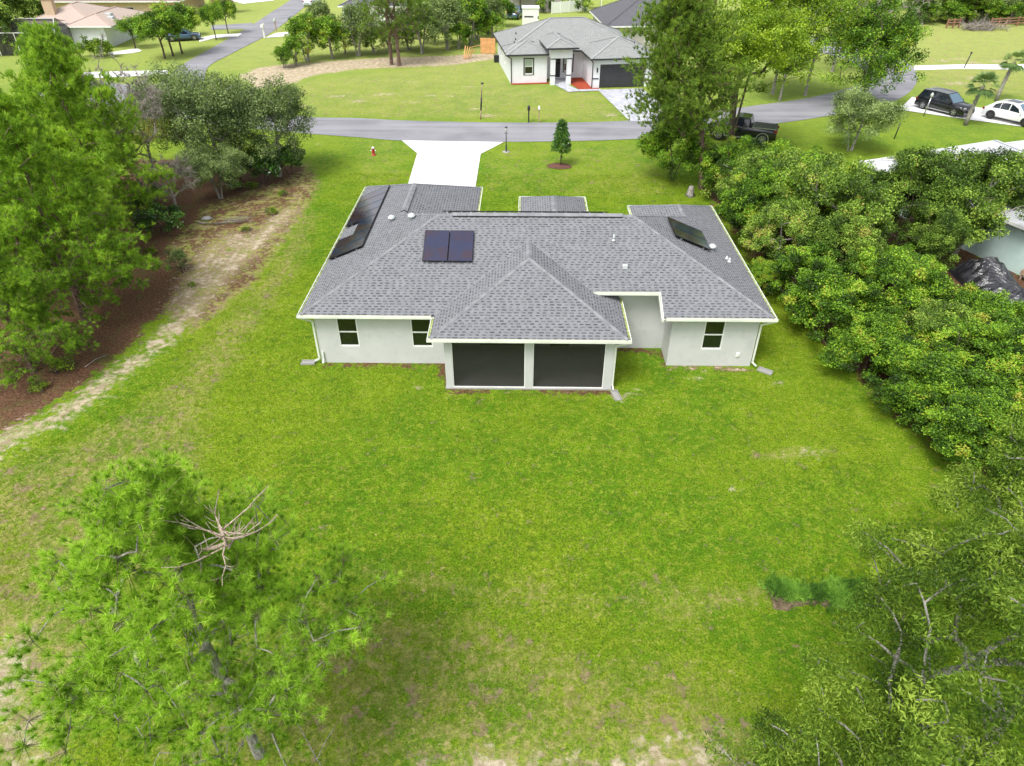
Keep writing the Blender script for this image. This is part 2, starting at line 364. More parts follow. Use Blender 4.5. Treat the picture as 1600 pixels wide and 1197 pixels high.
    for k, c in (('paint_black', (.008, .009, .014)), ('paint_white', (.78, .79, .80)), ('paint_blue', (.05, .10, .17)), ('paint_silver', (.52, .56, .62))):
        t = NT('car_'+k); M[k] = t.surf(c, .22, None, spec=.6, Coat__Weight=.6, Coat__Roughness=.05)
    t = NT('car_glass'); M['carglass'] = t.surf((.012, .018, .028), .05, None, spec=.9)
    t = NT('windscreen'); M['windscreen'] = t.surf((.10, .17, .23), .06, None, spec=.9)
    t = NT('tarp_plastic'); p = t.obj(); n = t.noise(1.2, p, 5, .7)
    M['tarp'] = t.surf(t.mix(t.step(n, .35, .65), (.012, .012, .015), (.050, .050, .058)), .30, t.bump(t.noise(5, p, 4), .4, .05), spec=.8)
    M['lens'] = plain('lamp_lens', (.55, .56, .55), .2, var=.05, spec=.7)
    M['tail'] = plain('tail_lamp', (.25, .01, .01), .25, var=.05, spec=.6)
mats()
rng = np.random.default_rng(7)

# ------------------------------------------------------------------ ground sheet with zones
def W(pts): return np.array([tuple(at(x, y))[:2] for x, y in pts])
def sdf_poly(X, Y, poly):                          # negative inside
    d = np.full(X.shape, 1e9); s = np.ones(X.shape); n = len(poly)
    for i in range(n):
        a = poly[i]; b = poly[(i+1) % n]; ex, ey = b-a; wx, wy = X-a[0], Y-a[1]
        t = np.clip((wx*ex+wy*ey)/(ex*ex+ey*ey), 0, 1); d = np.minimum(d, (wx-t*ex)**2+(wy-t*ey)**2)
        c = ((a[1] <= Y) & (b[1] > Y) & (ex*wy > ey*wx)) | ((a[1] > Y) & (b[1] <= Y) & (ex*wy < ey*wx)); s = np.where(c, -s, s)
    return s*np.sqrt(d)
def sdf_line(X, Y, line):
    d = np.full(X.shape, 1e9)
    for a, b in zip(line[:-1], line[1:]):
        ex, ey = b-a; wx, wy = X-a[0], Y-a[1]; t = np.clip((wx*ex+wy*ey)/(ex*ex+ey*ey), 0, 1)
        d = np.minimum(d, (wx-t*ex)**2+(wy-t*ey)**2)
    return np.sqrt(d)
def soft(d, r, f): return np.clip((r-d)/f+.5, 0, 1)

SAND_PATH = W([(-60, 740), (0, 695), (110, 640), (215, 560), (290, 495), (345, 430), (395, 385), (450, 330)])
LITTER = W([(-400, 900), (-60, 700), (0, 672), (105, 620), (205, 540), (275, 462), (290, 420), (262, 385), (330, 318), (440, 285), (478, 262), (300, 250), (100, 250), (-300, 330)])
SAND_FLAT = W([(255, 480), (300, 400), (350, 362), (410, 365), (405, 400), (345, 450), (290, 505)])
SANDS = [
    W([(372, 118), (400, 106), (440, 101), (520, 95), (600, 90), (700, 87), (772, 82), (778, 92), (700, 103), (640, 105), (560, 108), (490, 118), (452, 133), (400, 140)]),
    W([(-60, 985), (30, 990), (75, 1060), (60, 1230), (-60, 1230)]),
    W([(640, 1190), (700, 1165), (900, 1175), (1050, 1150), (1150, 1145), (1200, 1175), (1180, 1260), (640, 1260)]),
]
SPOTS = [(990, 612, .5), (1010, 630, .35), (1090, 590, .5), (965, 625, .5), (1215, 600, .45), (662, 605, .3), (1262, 708, .55), (1225, 715, .4), (1150, 765, .25),
         (700, 618, .35), (760, 618, .25), (880, 618, .25), (430, 382, .5), (640, 128, .8), (600, 148, 1.3), (560, 158, 1.1), (530, 150, 1.0), (670, 150, .9), (640, 160, .9), (705, 150, .7), (745, 170, .9), (760, 180, .8),
         (735, 135, .8), (955, 180, 1.0), (1005, 180, .8), (1460, 150, 1.0), (1495, 130, 1.6), (1530, 122, 1.6), (1470, 95, 1.3), (1520, 98, 1.6), (1560, 96, 1.4), (1500, 92, 1.2), (470, 165, .6), (500, 225, .6), (640, 232, .35)]
NEAR_WALL = [W([(500, 570), (692, 570)]), W([(698, 611), (955, 611)]), W([(962, 549), (1037, 549)]), W([(1040, 574), (1175, 578)]), W([(1037, 549), (1040, 574)]), W([(692, 568), (698, 611)])]
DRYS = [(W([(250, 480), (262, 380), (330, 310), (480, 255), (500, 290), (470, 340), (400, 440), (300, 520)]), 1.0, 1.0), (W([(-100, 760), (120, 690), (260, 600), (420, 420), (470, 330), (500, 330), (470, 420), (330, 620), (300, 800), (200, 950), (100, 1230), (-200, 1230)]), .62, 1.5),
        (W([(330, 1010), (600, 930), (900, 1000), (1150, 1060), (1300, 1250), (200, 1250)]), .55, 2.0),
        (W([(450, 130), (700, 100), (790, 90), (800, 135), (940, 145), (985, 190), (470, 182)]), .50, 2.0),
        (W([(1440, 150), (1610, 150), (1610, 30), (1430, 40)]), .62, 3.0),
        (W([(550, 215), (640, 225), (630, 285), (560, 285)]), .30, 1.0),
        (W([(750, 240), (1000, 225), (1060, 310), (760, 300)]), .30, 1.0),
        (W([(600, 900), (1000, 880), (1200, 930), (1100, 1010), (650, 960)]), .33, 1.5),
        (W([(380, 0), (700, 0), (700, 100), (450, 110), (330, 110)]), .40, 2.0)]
HEDGE_LITTER = W([(1090, 300), (1150, 385), (1215, 470), (1310, 578), (1410, 680), (1510, 748), (1900, 800), (1900, 560), (1400, 330), (1150, 260)])

def ground():
    xs = np.concatenate([np.arange(-260, -44, 8), np.arange(-44, 48, .34), np.arange(48, 90, .8), np.arange(90, 280, 8)])
    ys = np.concatenate([np.arange(-30, 2, 2), np.arange(2, 74, .32), np.arange(74, 130, .6), np.arange(130, 180, 2), np.arange(180, 420, 12)])
    X, Y = np.meshgrid(xs, ys); n1, n2 = X.shape
    sand = np.zeros(X.shape); lit = np.zeros(X.shape); dry = np.full(X.shape, .06)
    sand = np.maximum(sand, soft(sdf_line(X, Y, SAND_PATH), .75, 1.7)*.78)
    sand = np.maximum(sand, soft(sdf_poly(X, Y, SAND_FLAT), .2, 1.8)*.60)
    for p, ff, am in zip(SANDS, (1.2, 2.2, 1.6), (.95, .78, .66)): sand = np.maximum(sand, soft(sdf_poly(X, Y, p), .0, ff)*am)
    lit = np.maximum(lit, soft(sdf_poly(X, Y, LITTER), 0, 1.6)*.98)
    lit = np.maximum(lit, soft(sdf_poly(X, Y, HEDGE_LITTER), -.5, 1.4)*.9)
    lit = np.maximum(lit, soft(sdf_poly(X, Y, DRYS[0][0]), 0, 1.2)*.50)
    for px, py, r in SPOTS:
        c = at(px, py); d = np.hypot((X-c.x)/1.5, Y-c.y); sand = np.maximum(sand, soft(d, r*.75, r*1.0)*(.62 if py < 200 else .52))
    for l in NEAR_WALL: lit = np.maximum(lit, soft(sdf_line(X, Y, l), .22, .35)*.72)
    for l in NEAR_WALL[3:4]: sand = np.maximum(sand, soft(sdf_line(X, Y, l), .25, .3)*.6)
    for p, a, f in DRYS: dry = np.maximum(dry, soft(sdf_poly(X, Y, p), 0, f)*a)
    rut = W([(1180, 712), (1300, 706)]); dry = np.maximum(dry, soft(sdf_line(X, Y, rut), .25, .5)*.7)
    for l, a in ((W([(560, 890), (760, 925), (930, 935), (1200, 930)]), .55), (W([(430, 590), (560, 700), (1000, 760)]), .0)):
        if a: dry = np.maximum(dry, soft(sdf_line(X, Y, l), .35, .7)*a)
    ins = (X > -9.1) & (X < 10.4) & (Y > 26.4) & (Y < 41); sand[ins] = 0
    Z = .05*np.sin(X*.31+1)*np.sin(Y*.27)*np.clip((22-Y)/8, 0, 1)+.02*np.sin(X*.9)*np.sin(Y*1.1+2)*np.clip((22-Y)/4, 0, 1)
    V = np.stack([X, Y, Z], -1).reshape(-1, 3)
    i = np.arange((n1-1)*(n2-1)); r, c = i//(n2-1), i % (n2-1); a = r*n2+c
    Fc = np.stack([a, a+1, a+1+n2, a+n2], 1)
    me = bpy.data.meshes.new('ground'); me.vertices.add(len(V)); me.vertices.foreach_set('co', V.astype(np.float32).ravel())
    me.loops.add(Fc.size); me.loops.foreach_set('vertex_index', Fc.astype(np.int32).ravel())
    me.polygons.add(len(Fc)); me.polygons.foreach_set('loop_start', np.arange(0, Fc.size, 4, dtype=np.int32))
    at_ = me.attributes.new('zone', 'FLOAT_COLOR', 'POINT')
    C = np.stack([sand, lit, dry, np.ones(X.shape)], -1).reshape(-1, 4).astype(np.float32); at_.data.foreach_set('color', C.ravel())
    me.materials.append(M['ground']); me.update(calc_edges=True)
    o = bpy.data.objects.new('ground', me); COL.objects.link(o); tag(o, kind='structure')
    # short blades of the near lawn
    N = 330000
    yy = 5+47*rng.random(N)**1.25; lim = .86*yy*.85+7
    xx = (rng.random(N)*2-1)*lim
    ix = np.clip(np.searchsorted(xs, xx)-1, 0, n2-1); iy = np.clip(np.searchsorted(ys, yy)-1, 0, n1-1)
    sv, lv, dv = sand[iy, ix], lit[iy, ix], dry[iy, ix]
    keep = (rng.random(N) > sv*2.0) & (rng.random(N) > lv*1.8) & ~((xx > -9.1) & (xx < 10.45) & (yy > 26.3) & (yy < 37)) & ~((xx > -9.1) & (xx < -2.9) & (yy > 26.3) & (yy < 41.2)) \
        & ~((xx > -3.3) & (xx < 3.95) & (yy > 24.35)& (yy < 37)) & ~((xx > 6.5) & (xx < 10.4) & (yy > 26.3) & (yy < 38.2)) & ~((xx > -8.6) & (xx < -3.4) & (yy > 41)) & (xx < 14+yy*.0)
    xx, yy, dv = xx[keep], yy[keep], dv[keep]; n = len(xx); B = 3
    xb = np.repeat(xx, B)+rng.normal(0, .035, n*B); yb = np.repeat(yy, B)+rng.normal(0, .035, n*B)
    zb = .05*np.sin(xb*.31+1)*np.sin(yb*.27)*np.clip((22-yb)/8, 0, 1)+.02*np.sin(xb*.9)*np.sin(yb*1.1+2)*np.clip((22-yb)/4, 0, 1)
    far = np.clip((yb-8)/25, 0, 1)
    L = (.035+.045*rng.random(n*B)); wd = .006+.008*far; az = rng.random(n*B)*2*pi; le = L*(.4+.9*rng.random(n*B))
    a2 = az+pi/2+rng.normal(0, .4, n*B)
    p0 = np.stack([xb-np.cos(a2)*wd, yb-np.sin(a2)*wd, zb-.004], 1); p1 = np.stack([xb+np.cos(a2)*wd, yb+np.sin(a2)*wd, zb-.004], 1)
    p2 = np.stack([xb+np.cos(az)*le, yb+np.sin(az)*le, zb+L*.75], 1)
    Vt = np.stack([p0, p1, p2], 1).reshape(-1, 3)
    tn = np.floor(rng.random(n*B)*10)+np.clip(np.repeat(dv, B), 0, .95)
    g = np_mesh('lawn_grass', Vt, 3, M['blades'], tint=np.repeat(tn, 3)); tag(g, 'short green lawn grass growing around the house', 'grass', kind='stuff')
ground()

def sheet(name, px, mat, z=.02, label=None, cat=None, world=None, th=0.0):
    P = world if world is not None else [tuple(at(x, y))[:2] for x, y in px]
    m = MB()
    if th:
        m.quad(*[(x, y, z+th) for x, y in P]); n = len(P)
        for i in range(n):
            a, b = P[i], P[(i+1) % n]; m.quad((a[0], a[1], z), (b[0], b[1], z), (b[0], b[1], z+th), (a[0], a[1], z+th))
    else: m.quad(*[(x, y, z) for x, y in P])
    o = m.build(name, mat)
    if label: tag(o, label, cat)
    else: tag(o, kind='structure')
    return o
def smooth_curve(P, n=8):
    P = [Vector(p) for p in P]; out = []
    Q = [P[0]*2-P[1]]+P+[P[-1]*2-P[-2]]
    for i in range(1, len(Q)-2):
        for k in range(n):
            t = k/n; a, b, c, d = Q[i-1], Q[i], Q[i+1], Q[i+2]
            out.append(.5*((2*b)+(-a+c)*t+(2*a-5*b+4*c-d)*t*t+(-a+3*b-3*c+d)*t**3))
    out.append(P[-1]); return out
def ribbon(name, left, right, mat, z):
    L = smooth_curve([at(*p) for p in left]); R = smooth_curve([at(*p) for p in right]); m = MB()
    for i in range(len(L)-1): m.quad((L[i].x, L[i].y, z), (R[i].x, R[i].y, z), (R[i+1].x, R[i+1].y, z), (L[i+1].x, L[i+1].y, z))
    return tag(m.build(name, mat), kind='structure')
# main street, passing behind the oaks on the left and curving up to the right
ribbon('street', [(60, 118), (160, 128), (260, 142), (360, 165), (470, 182), (560, 185), (640, 189), (800, 192), (960, 190), (1060, 182), (1160, 168), (1270, 152), (1345, 131), (1352, 112), (1320, 93), (1260, 78), (1150, 66)],
       [(60, 150), (150, 162), (240, 178), (340, 195), (470, 208), (560, 215), (640, 220.5), (800, 222), (960, 219), (1060, 212), (1160, 200), (1290, 182), (1405, 155), (1432, 115), (1385, 80), (1290, 60), (1150, 48)], M['asphalt'], .030)
ribbon('side_street', [(230, 150), (282, 104), (330, 76), (387, 44), (420, 22), (450, 3), (470, -14)], [(330, 165), (322, 110), (362, 84), (416, 56), (448, 34), (481, 6), (497, -12)], M['asphalt'], .038)
ribbon('cross_street', [(330, 40), (365, 38), (395, 36)], [(330, 47), (365, 46), (392, 46)], M['asphalt'], .034)
sheet('driveway', [(637, 291), (652, 240), (628, 220), (787, 222.5), (751, 241), (743, 291)], M['drive'], .034)
sheet('driveway', None, M['drive'], .034, world=[tuple(at(637, 291))[:2], tuple(at(743, 291))[:2], (-3.42, 41.2), (-8.4, 41.2)][::-1])
sheet('path', [(1428, 103), (1500, 101), (1610, 101), (1610, 109.5), (1500, 108), (1428, 110)], M['drive'], .026)
sheet('driveway', [(1404, 172), (1517, 188), (1600, 199), (1720, 216), (1720, 190), (1600, 178), (1509, 166), (1425, 152)], M['drive'], .045)
sheet('driveway', [(412, 60), (432, 52), (470, 49), (540, 46), (540, 52), (470, 55)], M['drive'], .045)
sheet('driveway', [(310, 60), (335, 55), (378, 52.5), (372, 57.5), (335, 60), (312, 66)], M['drive'], .045)
sheet('driveway', [(100, 114), (180, 112), (262, 110), (262, 117), (180, 121), (100, 124)], M['drive'], .036)
sheet('driveway', [(360, 1), (372, -6), (440, -6), (428, 1), (380, 6)], M['drive'], .036)
sheet('driveway', [(168, 83), (200, 78), (215, 76), (222, 80), (205, 83.5), (178, 86)], M['drive'], .036)
sheet('sandy_track', [(690, 3), (720, -4), (830, -4), (830, 2)], M['drive'], .036)

# ------------------------------------------------------------------ roofs
def roof_face(m, pts, plane, zoff=0.0):
    """pts in plan; plane = (ax, ay, x0, y0, z0, slope): height rises with slope along unit (ax, ay)"""
    ax, ay, x0, y0, z0, s = plane; k = sqrt(1+s*s); P = []; U = []
    for x, y in pts:
        d = (x-x0)*ax+(y-y0)*ay; P.append((x, y, z0+s*d+zoff)); U.append((-(x*ay)+(y*ax), d*k))
    a = sum(P[i][0]*P[(i+1) % len(P)][1]-P[(i+1) % len(P)][0]*P[i][1] for i in range(len(P)))
    if a < 0: P.reverse(); U.reverse()
    m.quad(*P, uv=U)
def hip(m, x0, x1, y0, y1, z, s):
    w_, d_ = x1-x0, y1-y0
    if w_ >= d_: h = d_/2; A, B = (x0+h, y0+h), (x1-h, y0+h)
    else: h = w_/2; A, B = (x0+h, y0+h), (x0+h, y1-h)
    W_ = w_ >= d_
    roof_face(m, [(x0, y0), (x1, y0), B, A] if W_ else [(x0, y0), (x1, y0), A], (0, 1, x0, y0, z, s))
    roof_face(m, [(x0, y1), (x1, y1), B, A] if W_ else [(x0, y1), (x1, y1), B], (0, -1, x0, y1, z, s))
    roof_face(m, [(x0, y0), (x0, y1), A] if W_ else [(x0, y0), (x0, y1), B, A], (1, 0, x0, y0, z, s))
    roof_face(m, [(x1, y0), (x1, y1), B] if W_ else [(x1, y0), (x1, y1), B, A], (-1, 0, x1, y0, z, s))
    zt = z+s*h
    return [((x0, y0, z), (*A, zt)), ((x1, y0, z), ((*B, zt) if W_ else (*A, zt))), ((x0, y1, z), ((*A, zt) if W_ else (*B, zt))), ((x1, y1, z), (*B, zt)), ((*A, zt), (*B, zt))]
def cap_strip(m, a, b, na, nb, w_=.15, t=.02, step=.28):
    """a folded run of overlapping cap shingles; na, nb the downhill plan directions (dx,dy,dz) of the two sides"""
    a = Vector(a); b = Vector(b); d = b-a; L = d.length; d.normalize(); n = max(1, int(L/step)); na = Vector(na).normalized(); nb = Vector(nb).normalized(); up = Vector((0, 0, 1))
    for i in range(n):
        p = a+d*(L*i/n); q = a+d*(L*(i+1)/n); e0 = up*(t+.018); e1 = up*t
        for nn in (na, nb):
            s0, s1 = p+e0, q+e1; r0, r1 = p+nn*w_+up*(.012+.012), q+nn*w_+up*.012
            m.quad(s0, r0, r1, s1); m.quad(s0, p, p+nn*w_, r0)
def gutter(m, mi, pts, out, z, wd=.12, h=.11, straps=.62):
    """white trough along a line a->b, open on top; out = plan unit vector pointing away from the roof"""
    for a, b in zip(pts[:-1], pts[1:]):
        a = Vector((*a, 0)); b = Vector((*b, 0)); o = Vector((*out, 0)); L = (b-a).length; d = (b-a)/L
        Mx = Matrix(((d.x, o.x, 0, a.x), (d.y, o.y, 0, a.y), (0, 0, 1, 0), (0, 0, 0, 1)))
        flip = d.cross(o).z < 0
        m.box(0, L, -.02, .004, z-.19, z-.004, Mx); m.box(0, L, wd-.014, wd, z-h, z, Mx); m.box(0, L, wd-.03, wd-.0145, z-.022, z-.003, Mx)
        m.box(0, L, .0045, wd-.0145, z-h-.004, z-h+.006, Mx)
        m.box(0, .012, .0045, wd-.0145, z-h+.0065, z-.003, Mx); m.box(L-.012, L, .0045, wd-.0145, z-h+.0065, z-.003, Mx)
        k = int(L/straps)
        for i in range(1, k): m.box(L*i/k-.012, L*i/k+.012, .0045, wd-.0305, z-.014, z-.004, Mx)
        mi.box(.013, L-.013, .005, wd-.015, z-h+.0066, z-.055, Mx)
        for mm in (m, mi):
            if flip:
                pass

# ------------------------------------------------------------------ helpers for walls
def wall_run(m, a, b, z0, z1, th, holes=()):
    """wall from plan point a to b (outer face on the right of a->b is outward, thickness inward), holes = (s0,s1,z0,z1)"""
    a = Vector((*a, 0)); b = Vector((*b, 0)); L = (b-a).length; d = (b-a)/L; n = Vector((-d.y, d.x, 0))   # n points inward (left)
    Mx = Matrix(((d.x, n.x, 0, a.x), (d.y, n.y, 0, a.y), (0, 0, 1, 0), (0, 0, 0, 1)))
    cuts = sorted(holes); s = 0
    for h in cuts:
        if h[0] > s: m.box(s, h[0], 0, th, z0, z1, Mx)
        if h[2] > z0: m.box(h[0], h[1], 0, th, z0, h[2], Mx)
        if h[3] < z1: m.box(h[0], h[1], 0, th, h[3], z1, Mx)
        s = h[1]
    if s < L: m.box(s, L, 0, th, z0, z1, Mx)
    return Mx
def window(parent, a, b, s0, s1, z0, z1, frame_mat, trim=None, tw=.12, world=True, sill=True, blinds=False, fw=.05):
    a = Vector((*a, 0)); b = Vector((*b, 0)); d = (b-a).normalized(); n = Vector((-d.y, d.x, 0))
    Mx = Matrix(((d.x, n.x, 0, a.x), (d.y, n.y, 0, a.y), (0, 0, 1, 0), (0, 0, 0, 1)))
    m = MB(); zm = (z0+z1)/2
    m.box(s0, s0+fw, .015, .09, z0, z1, Mx); m.box(s1-fw, s1, .015, .09, z0, z1, Mx)
    m.box(s0+fw, s1-fw, .015, .09, z0, z0+fw, Mx); m.box(s0+fw, s1-fw, .015, .09, z1-fw, z1, Mx)
    m.box(s0+fw, s1-fw, .03, .085, zm-.028, zm+.028, Mx)
    f = m.build('window', frame_mat, parent, world=world)
    g = MB(); g.box(s0+fw, s1-fw, .055, .065, zm+.029, z1-fw, Mx); g.build('pane', M['glass'], f, world=world)
    g = MB(); g.box(s0+fw, s1-fw, .070, .080, z0+fw, zm-.029, Mx); g.build('pane', M['glass'] if not blinds else M['glass'], f, world=world)
    if blinds:
        k = MB(); k.box(s0+fw, s1-fw, .050, .054, zm+.029, z1-fw, Mx); k.build('blind', plain('pale_blind', (.36, .44, .36), .6, var=.05), f, world=world)
    if sill:
        k = MB(); k.box(s0-.02, s1+.02, -.045, .014, z0-.06, z0-.002, Mx); k.build('sill', frame_mat if trim is None else trim, f, world=world)
    if trim:
        k = MB(); k.box(s0-tw, s0-.001, -.03, .012, z0-tw, z1+tw, Mx); k.box(s1+.001, s1+tw, -.03, .012, z0-tw, z1+tw, Mx)
        k.box(s0, s1, -.03, .012, z1+.001, z1+tw, Mx); k.box(s0, s1, -.03, .012, z0-tw, z0-.061, Mx); k.build('trim', trim, f, world=world)
    return f
def downspout(parent, x, y, ztop, ex, ey, zk=.12, out=(1, 0), world=True, mat=None):
    """rectangular pipe down a wall corner; (ex,ey) where the gutter outlet is"""
    m = MB()
    m.bar((ex, ey, ztop), (x, y, ztop-.42), .055, .075); m.bar((x, y, ztop-.40), (x, y, zk+.10), .055, .075)
    m.bar((x, y, zk+.12), (x+out[0]*.22, y+out[1]*.22, zk), .055, .075)
    return m.build('downspout', mat or M['gutter'], parent, world=world)
def splash_block(x, y, rz, label):
    m = MB(); m.box(0, .62, -.15, -.115, 0, .10); m.box(0, .62, .115, .15, 0, .10); m.box(0, .62, -.1149, .1149, 0, .035); m.box(-.03, -.0005, -.15, .15, 0, .11)
    o = m.build('splash_block', M['concrete'], bevel=.008); o.location = (x, y, .012); o.rotation_euler = (0, .02, rz)
    return tag(o, label, 'splash block', 'splash blocks under the downspouts')

# ------------------------------------------------------------------ the main house
S_, EZ = .416, 2.7576
def main_house():
    H = thing('house', 'white stucco bungalow with grey shingle hip roof and screened porch in mid lawn', 'house', (0, 30, 0))
    # walls
    wy = 26.33; wl, wr = -9.12, 10.40; th = .2; m = MB()
    w1 = (.97, 1.87, .88, 2.38); w2 = (4.24, 5.16, .88, 2.38)
    wall_run(m, (wl, wy), (-3.2, wy), 0, 2.62, th, [w1, w2])
    wall_run(m, (-3.0, 27.78), (6.61, 27.78), 0, 3.35, th, [(1.0, 3.6, .05, 2.2), (4.3, 5.3, .05, 2.2)])
    wall_run(m, (-3.199, wy+th+.001), (-3.199, 27.779), 0, 2.62, th)
    rw = (8.04-6.61, 8.94-6.61, .88, 2.38)
    wall_run(m, (6.61, wy), (wr, wy), 0, 2.62, th, [rw])
    wall_run(m, (6.61, 27.779), (6.61, wy+th+.001), 0, 2.62, th)
    m.box(6.615, 6.80, wy+.005, 27.97, 2.6205, 2.80)
    wall_run(m, (wr, wy+.2005), (wr, 38.1), 0, 2.62, th, [(3, 4, .9, 2.3), (8, 9, .9, 2.3)])
    wall_run(m, (wl, 41.0), (wl, wy+.2005), 0, 2.62, th, [(5, 6, .9, 2.3), (10, 11, .9, 2.3)])
    wall_run(m, (-3.0, 41.0), (wl+.2005, 41.0), 0, 2.62, th, [(.6, 5.4, 0, 2.15)])
    wall_run(m, (-3.0, 36.6), (-3.0, 40.999), 0, 2.62, th)
    wall_run(m, (6.65, 36.6), (-2.9995, 36.6), 0, 2.62, th, [(2.9, 4.0, .0, 2.2), (.9, 1.9, .9, 2.3), (6.5, 7.6, .9, 2.3)])
    wall_run(m, (wr-.2005, 38.1), (6.65, 38.1), 0, 2.62, th, [(1, 2.2, .9, 2.3)])
    wall_run(m, (6.65, 38.0995), (6.65, 36.6), 0, 2.62, th)
    m.build('wall', M['stucco'], H, world=True)
    f = MB(); f.box(wl+.25, wr-.25, 28.0, 36.3, .02, .10); f.box(wl+.25, -3.3, 26.6, 27.99, .02, .10); f.box(6.9, wr-.25, 26.6, 27.99, .02, .10); f.build('floor', M['greige'], H, world=True)
    gd = MB()
    for i in range(4): gd.box(-8.3, -3.7, 40.90, 40.95, .02+i*.53, .02+i*.53+.52)
    gd.build('garage_door', M['white'], H, world=True)
    window(H, (wl, wy), (-3.2, wy), *w1, M['white'], sill=False); window(H, (wl, wy), (-3.2, wy), *w2, M['white'], sill=False)
    window(H, (6.61, wy), (wr, wy), *rw, M['white'], sill=False)
    for (a, b, q) in (((wr, wy+.2005), (wr, 38.1), (3, 4, .9, 2.3)), ((wr, wy+.2005), (wr, 38.1), (8, 9, .9, 2.3)), ((wl, 41.0), (wl, wy+.2005), (5, 6, .9, 2.3)), ((wl, 41.0), (wl, wy+.2005), (10, 11, .9, 2.3)),
                      ((6.65, 36.6), (-2.9995, 36.6), (.9, 1.9, .9, 2.3)), ((6.65, 36.6), (-2.9995, 36.6), (6.5, 7.6, .9, 2.3)), ((wr-.2005, 38.1), (6.65, 38.1), (1, 2.2, .9, 2.3))):
        window(H, a, b, *q, M['white'])
    d = MB(); d.box(2.7, 3.7, 36.65, 36.7, .02, 2.19); d.build('front_door', M['dark_trim'], H, world=True)
    # porch (lanai)
    px0, px1, py = -3.22, 3.90, 24.40
    c = MB(); c.box(px0, px0+.30, py, py+.22, 0, 2.60); c.build('column', M['stucco'], H, world=True)
    c = MB(); c.box(.18, .50, py, py+.22, .0, 2.60); c.build('column', M['stucco'], H, world=True)
    c = MB(); c.box(px1-.36, px1, py, py+.22, 0, 2.60); c.build('column', M['stucco'], H, world=True)
    c = MB(); c.box(px0, px0+.2, py+.2205, wy, 0, 2.60); c.build('porch_wall', M['stucco'], H, world=True); c = MB(); c.box(px1-.2, px1, py+.2205, 27.777, 0, 2.60); c.build('porch_wall', M['stucco'], H, world=True)
    c = MB(); c.box(px0+.301, .179, py+.01, py+.2, 2.50, 2.60); c.box(.501, px1-.361, py+.01, py+.2, 2.50, 2.60); c.build('beam', M['white'], H, world=True)
    c = MB(); c.box(px0-.04, px1+.04, py-.05, 27.77, .0, .055); c.build('porch_slab', M['concrete'], H, world=True)
    for a, b in ((px0+.301, .179), (.501, px1-.361)):
        c = MB(); c.box(a, b, py+.02, py+.10, .0555, .125); c.box(a, a+.035, py+.02, py+.09, .1255, 2.499); c.box(b-.035, b, py+.02, py+.09, .1255, 2.499)
        fr = c.build('screen_frame', M['white'], H, world=True)
        c = MB(); c.quad((a+.036, py+.05, .1256), (b-.036, py+.05, .1256), (b-.036, py+.05, 2.499), (a+.036, py+.05, 2.499)); c.build('screen', M['screen'], fr, world=True)
        c = MB(); c.box(a+.0355, a+.055, py+.021, py+.045, .1256, 2.498); c.box(b-.055, b-.0355, py+.021, py+.045, .1256, 2.498); c.box(a+.0555, b-.0555, py+.021, py+.045, .1256, .15); c.box(a+.0555, b-.0555, py+.021, py+.045, 2.47, 2.498); c.build('screen_edge', M['black'], fr, world=True)
    c = MB(); c.box(-1.95, .58, 27.80, 27.86, .06, 2.19); c.box(1.35, 2.25, 27.80, 27.86, .06, 2.19); c.build('sliding_door', M['glass'], H, world=True)
    # roof
    xa, xb, ya, yf, s, E = -9.545, 10.82, 25.91, 37.05, S_, EZ
    r = MB(); RE = (0, 1, xa, ya, E, s); LE = (1, 0, xa, ya, E, s); RI = (-1, 0, xb, ya, E, s); FR = (0, -1, xa, yf, E, s)
    roof_face(r, [(xa, ya), (-3.74, ya), (.32, 29.97), (3.09, 27.2), (6.1, 27.2), (6.1, ya), (xb, ya), (5.25, 31.48), (-3.975, 31.48)], RE)
    roof_face(r, [(xa, ya), (-3.975, 31.48), (-6.045, 33.55), (-6.045, 38.0), (xa, 41.5)], LE)
    roof_face(r, [(xa, 41.5), (-6.045, 38), (-2.545, 41.5)], (0, -1, xa, 41.5, E, s))
    roof_face(r, [(-2.545, 41.5), (-6.045, 38), (-6.045, 33.55), (-2.545, 37.05)], (-1, 0, -2.545, 0, E, s))
    roof_face(r, [(-3.975, 31.48), (-6.045, 33.55), (-2.545, 37.05), (-.1, 37.05), (1.76, 35.19), (3.62, 37.05), (6.16, 37.05), (8.49, 34.72), (5.25, 31.48)], FR)
    roof_face(r, [(-.1, 37.05), (1.76, 35.19), (1.76, 38.09), (-.1, 39.95)], (1, 0, -.1, 0, E, s))
    roof_face(r, [(3.62, 37.05), (1.76, 35.19), (1.76, 38.09), (3.62, 39.95)], (-1, 0, 3.62, 0, E, s))
    roof_face(r, [(-.1, 39.95), (1.76, 38.09), (3.62, 39.95)], (0, -1, 0, 39.95, E, s))
    roof_face(r, [(6.16, 37.05), (8.49, 34.72), (8.49, 36.3), (6.16, 38.63)], (1, 0, 6.16, 0, E, s))
    roof_face(r, [(6.16, 38.63), (8.49, 36.3), (10.82, 38.63)], (0, -1, 0, 38.63, E, s))
    roof_face(r, [(xb, ya), (xb, 38.63), (8.49, 36.3), (8.49, 34.72), (5.25, 31.48)], RI)
    roof_face(r, [(-3.74, 24.07), (4.38, 24.07), (.32, 28.13)], (0, 1, 0, 24.07, E, s))
    roof_face(r, [(-3.74, 24.07), (.32, 28.13), (.32, 29.97), (-3.74, 25.91)], (1, 0, -3.74, 0, E, s))
    roof_face(r, [(4.38, 24.07), (4.38, 27.779), (2.511, 27.779), (.32, 29.97), (.32, 28.13)], (-1, 0, 4.38, 0, E, s))
    R = r.build('roof', M['shingle'], H, world=True)
    # boxed eaves below
    b = MB(); zb = 2.625
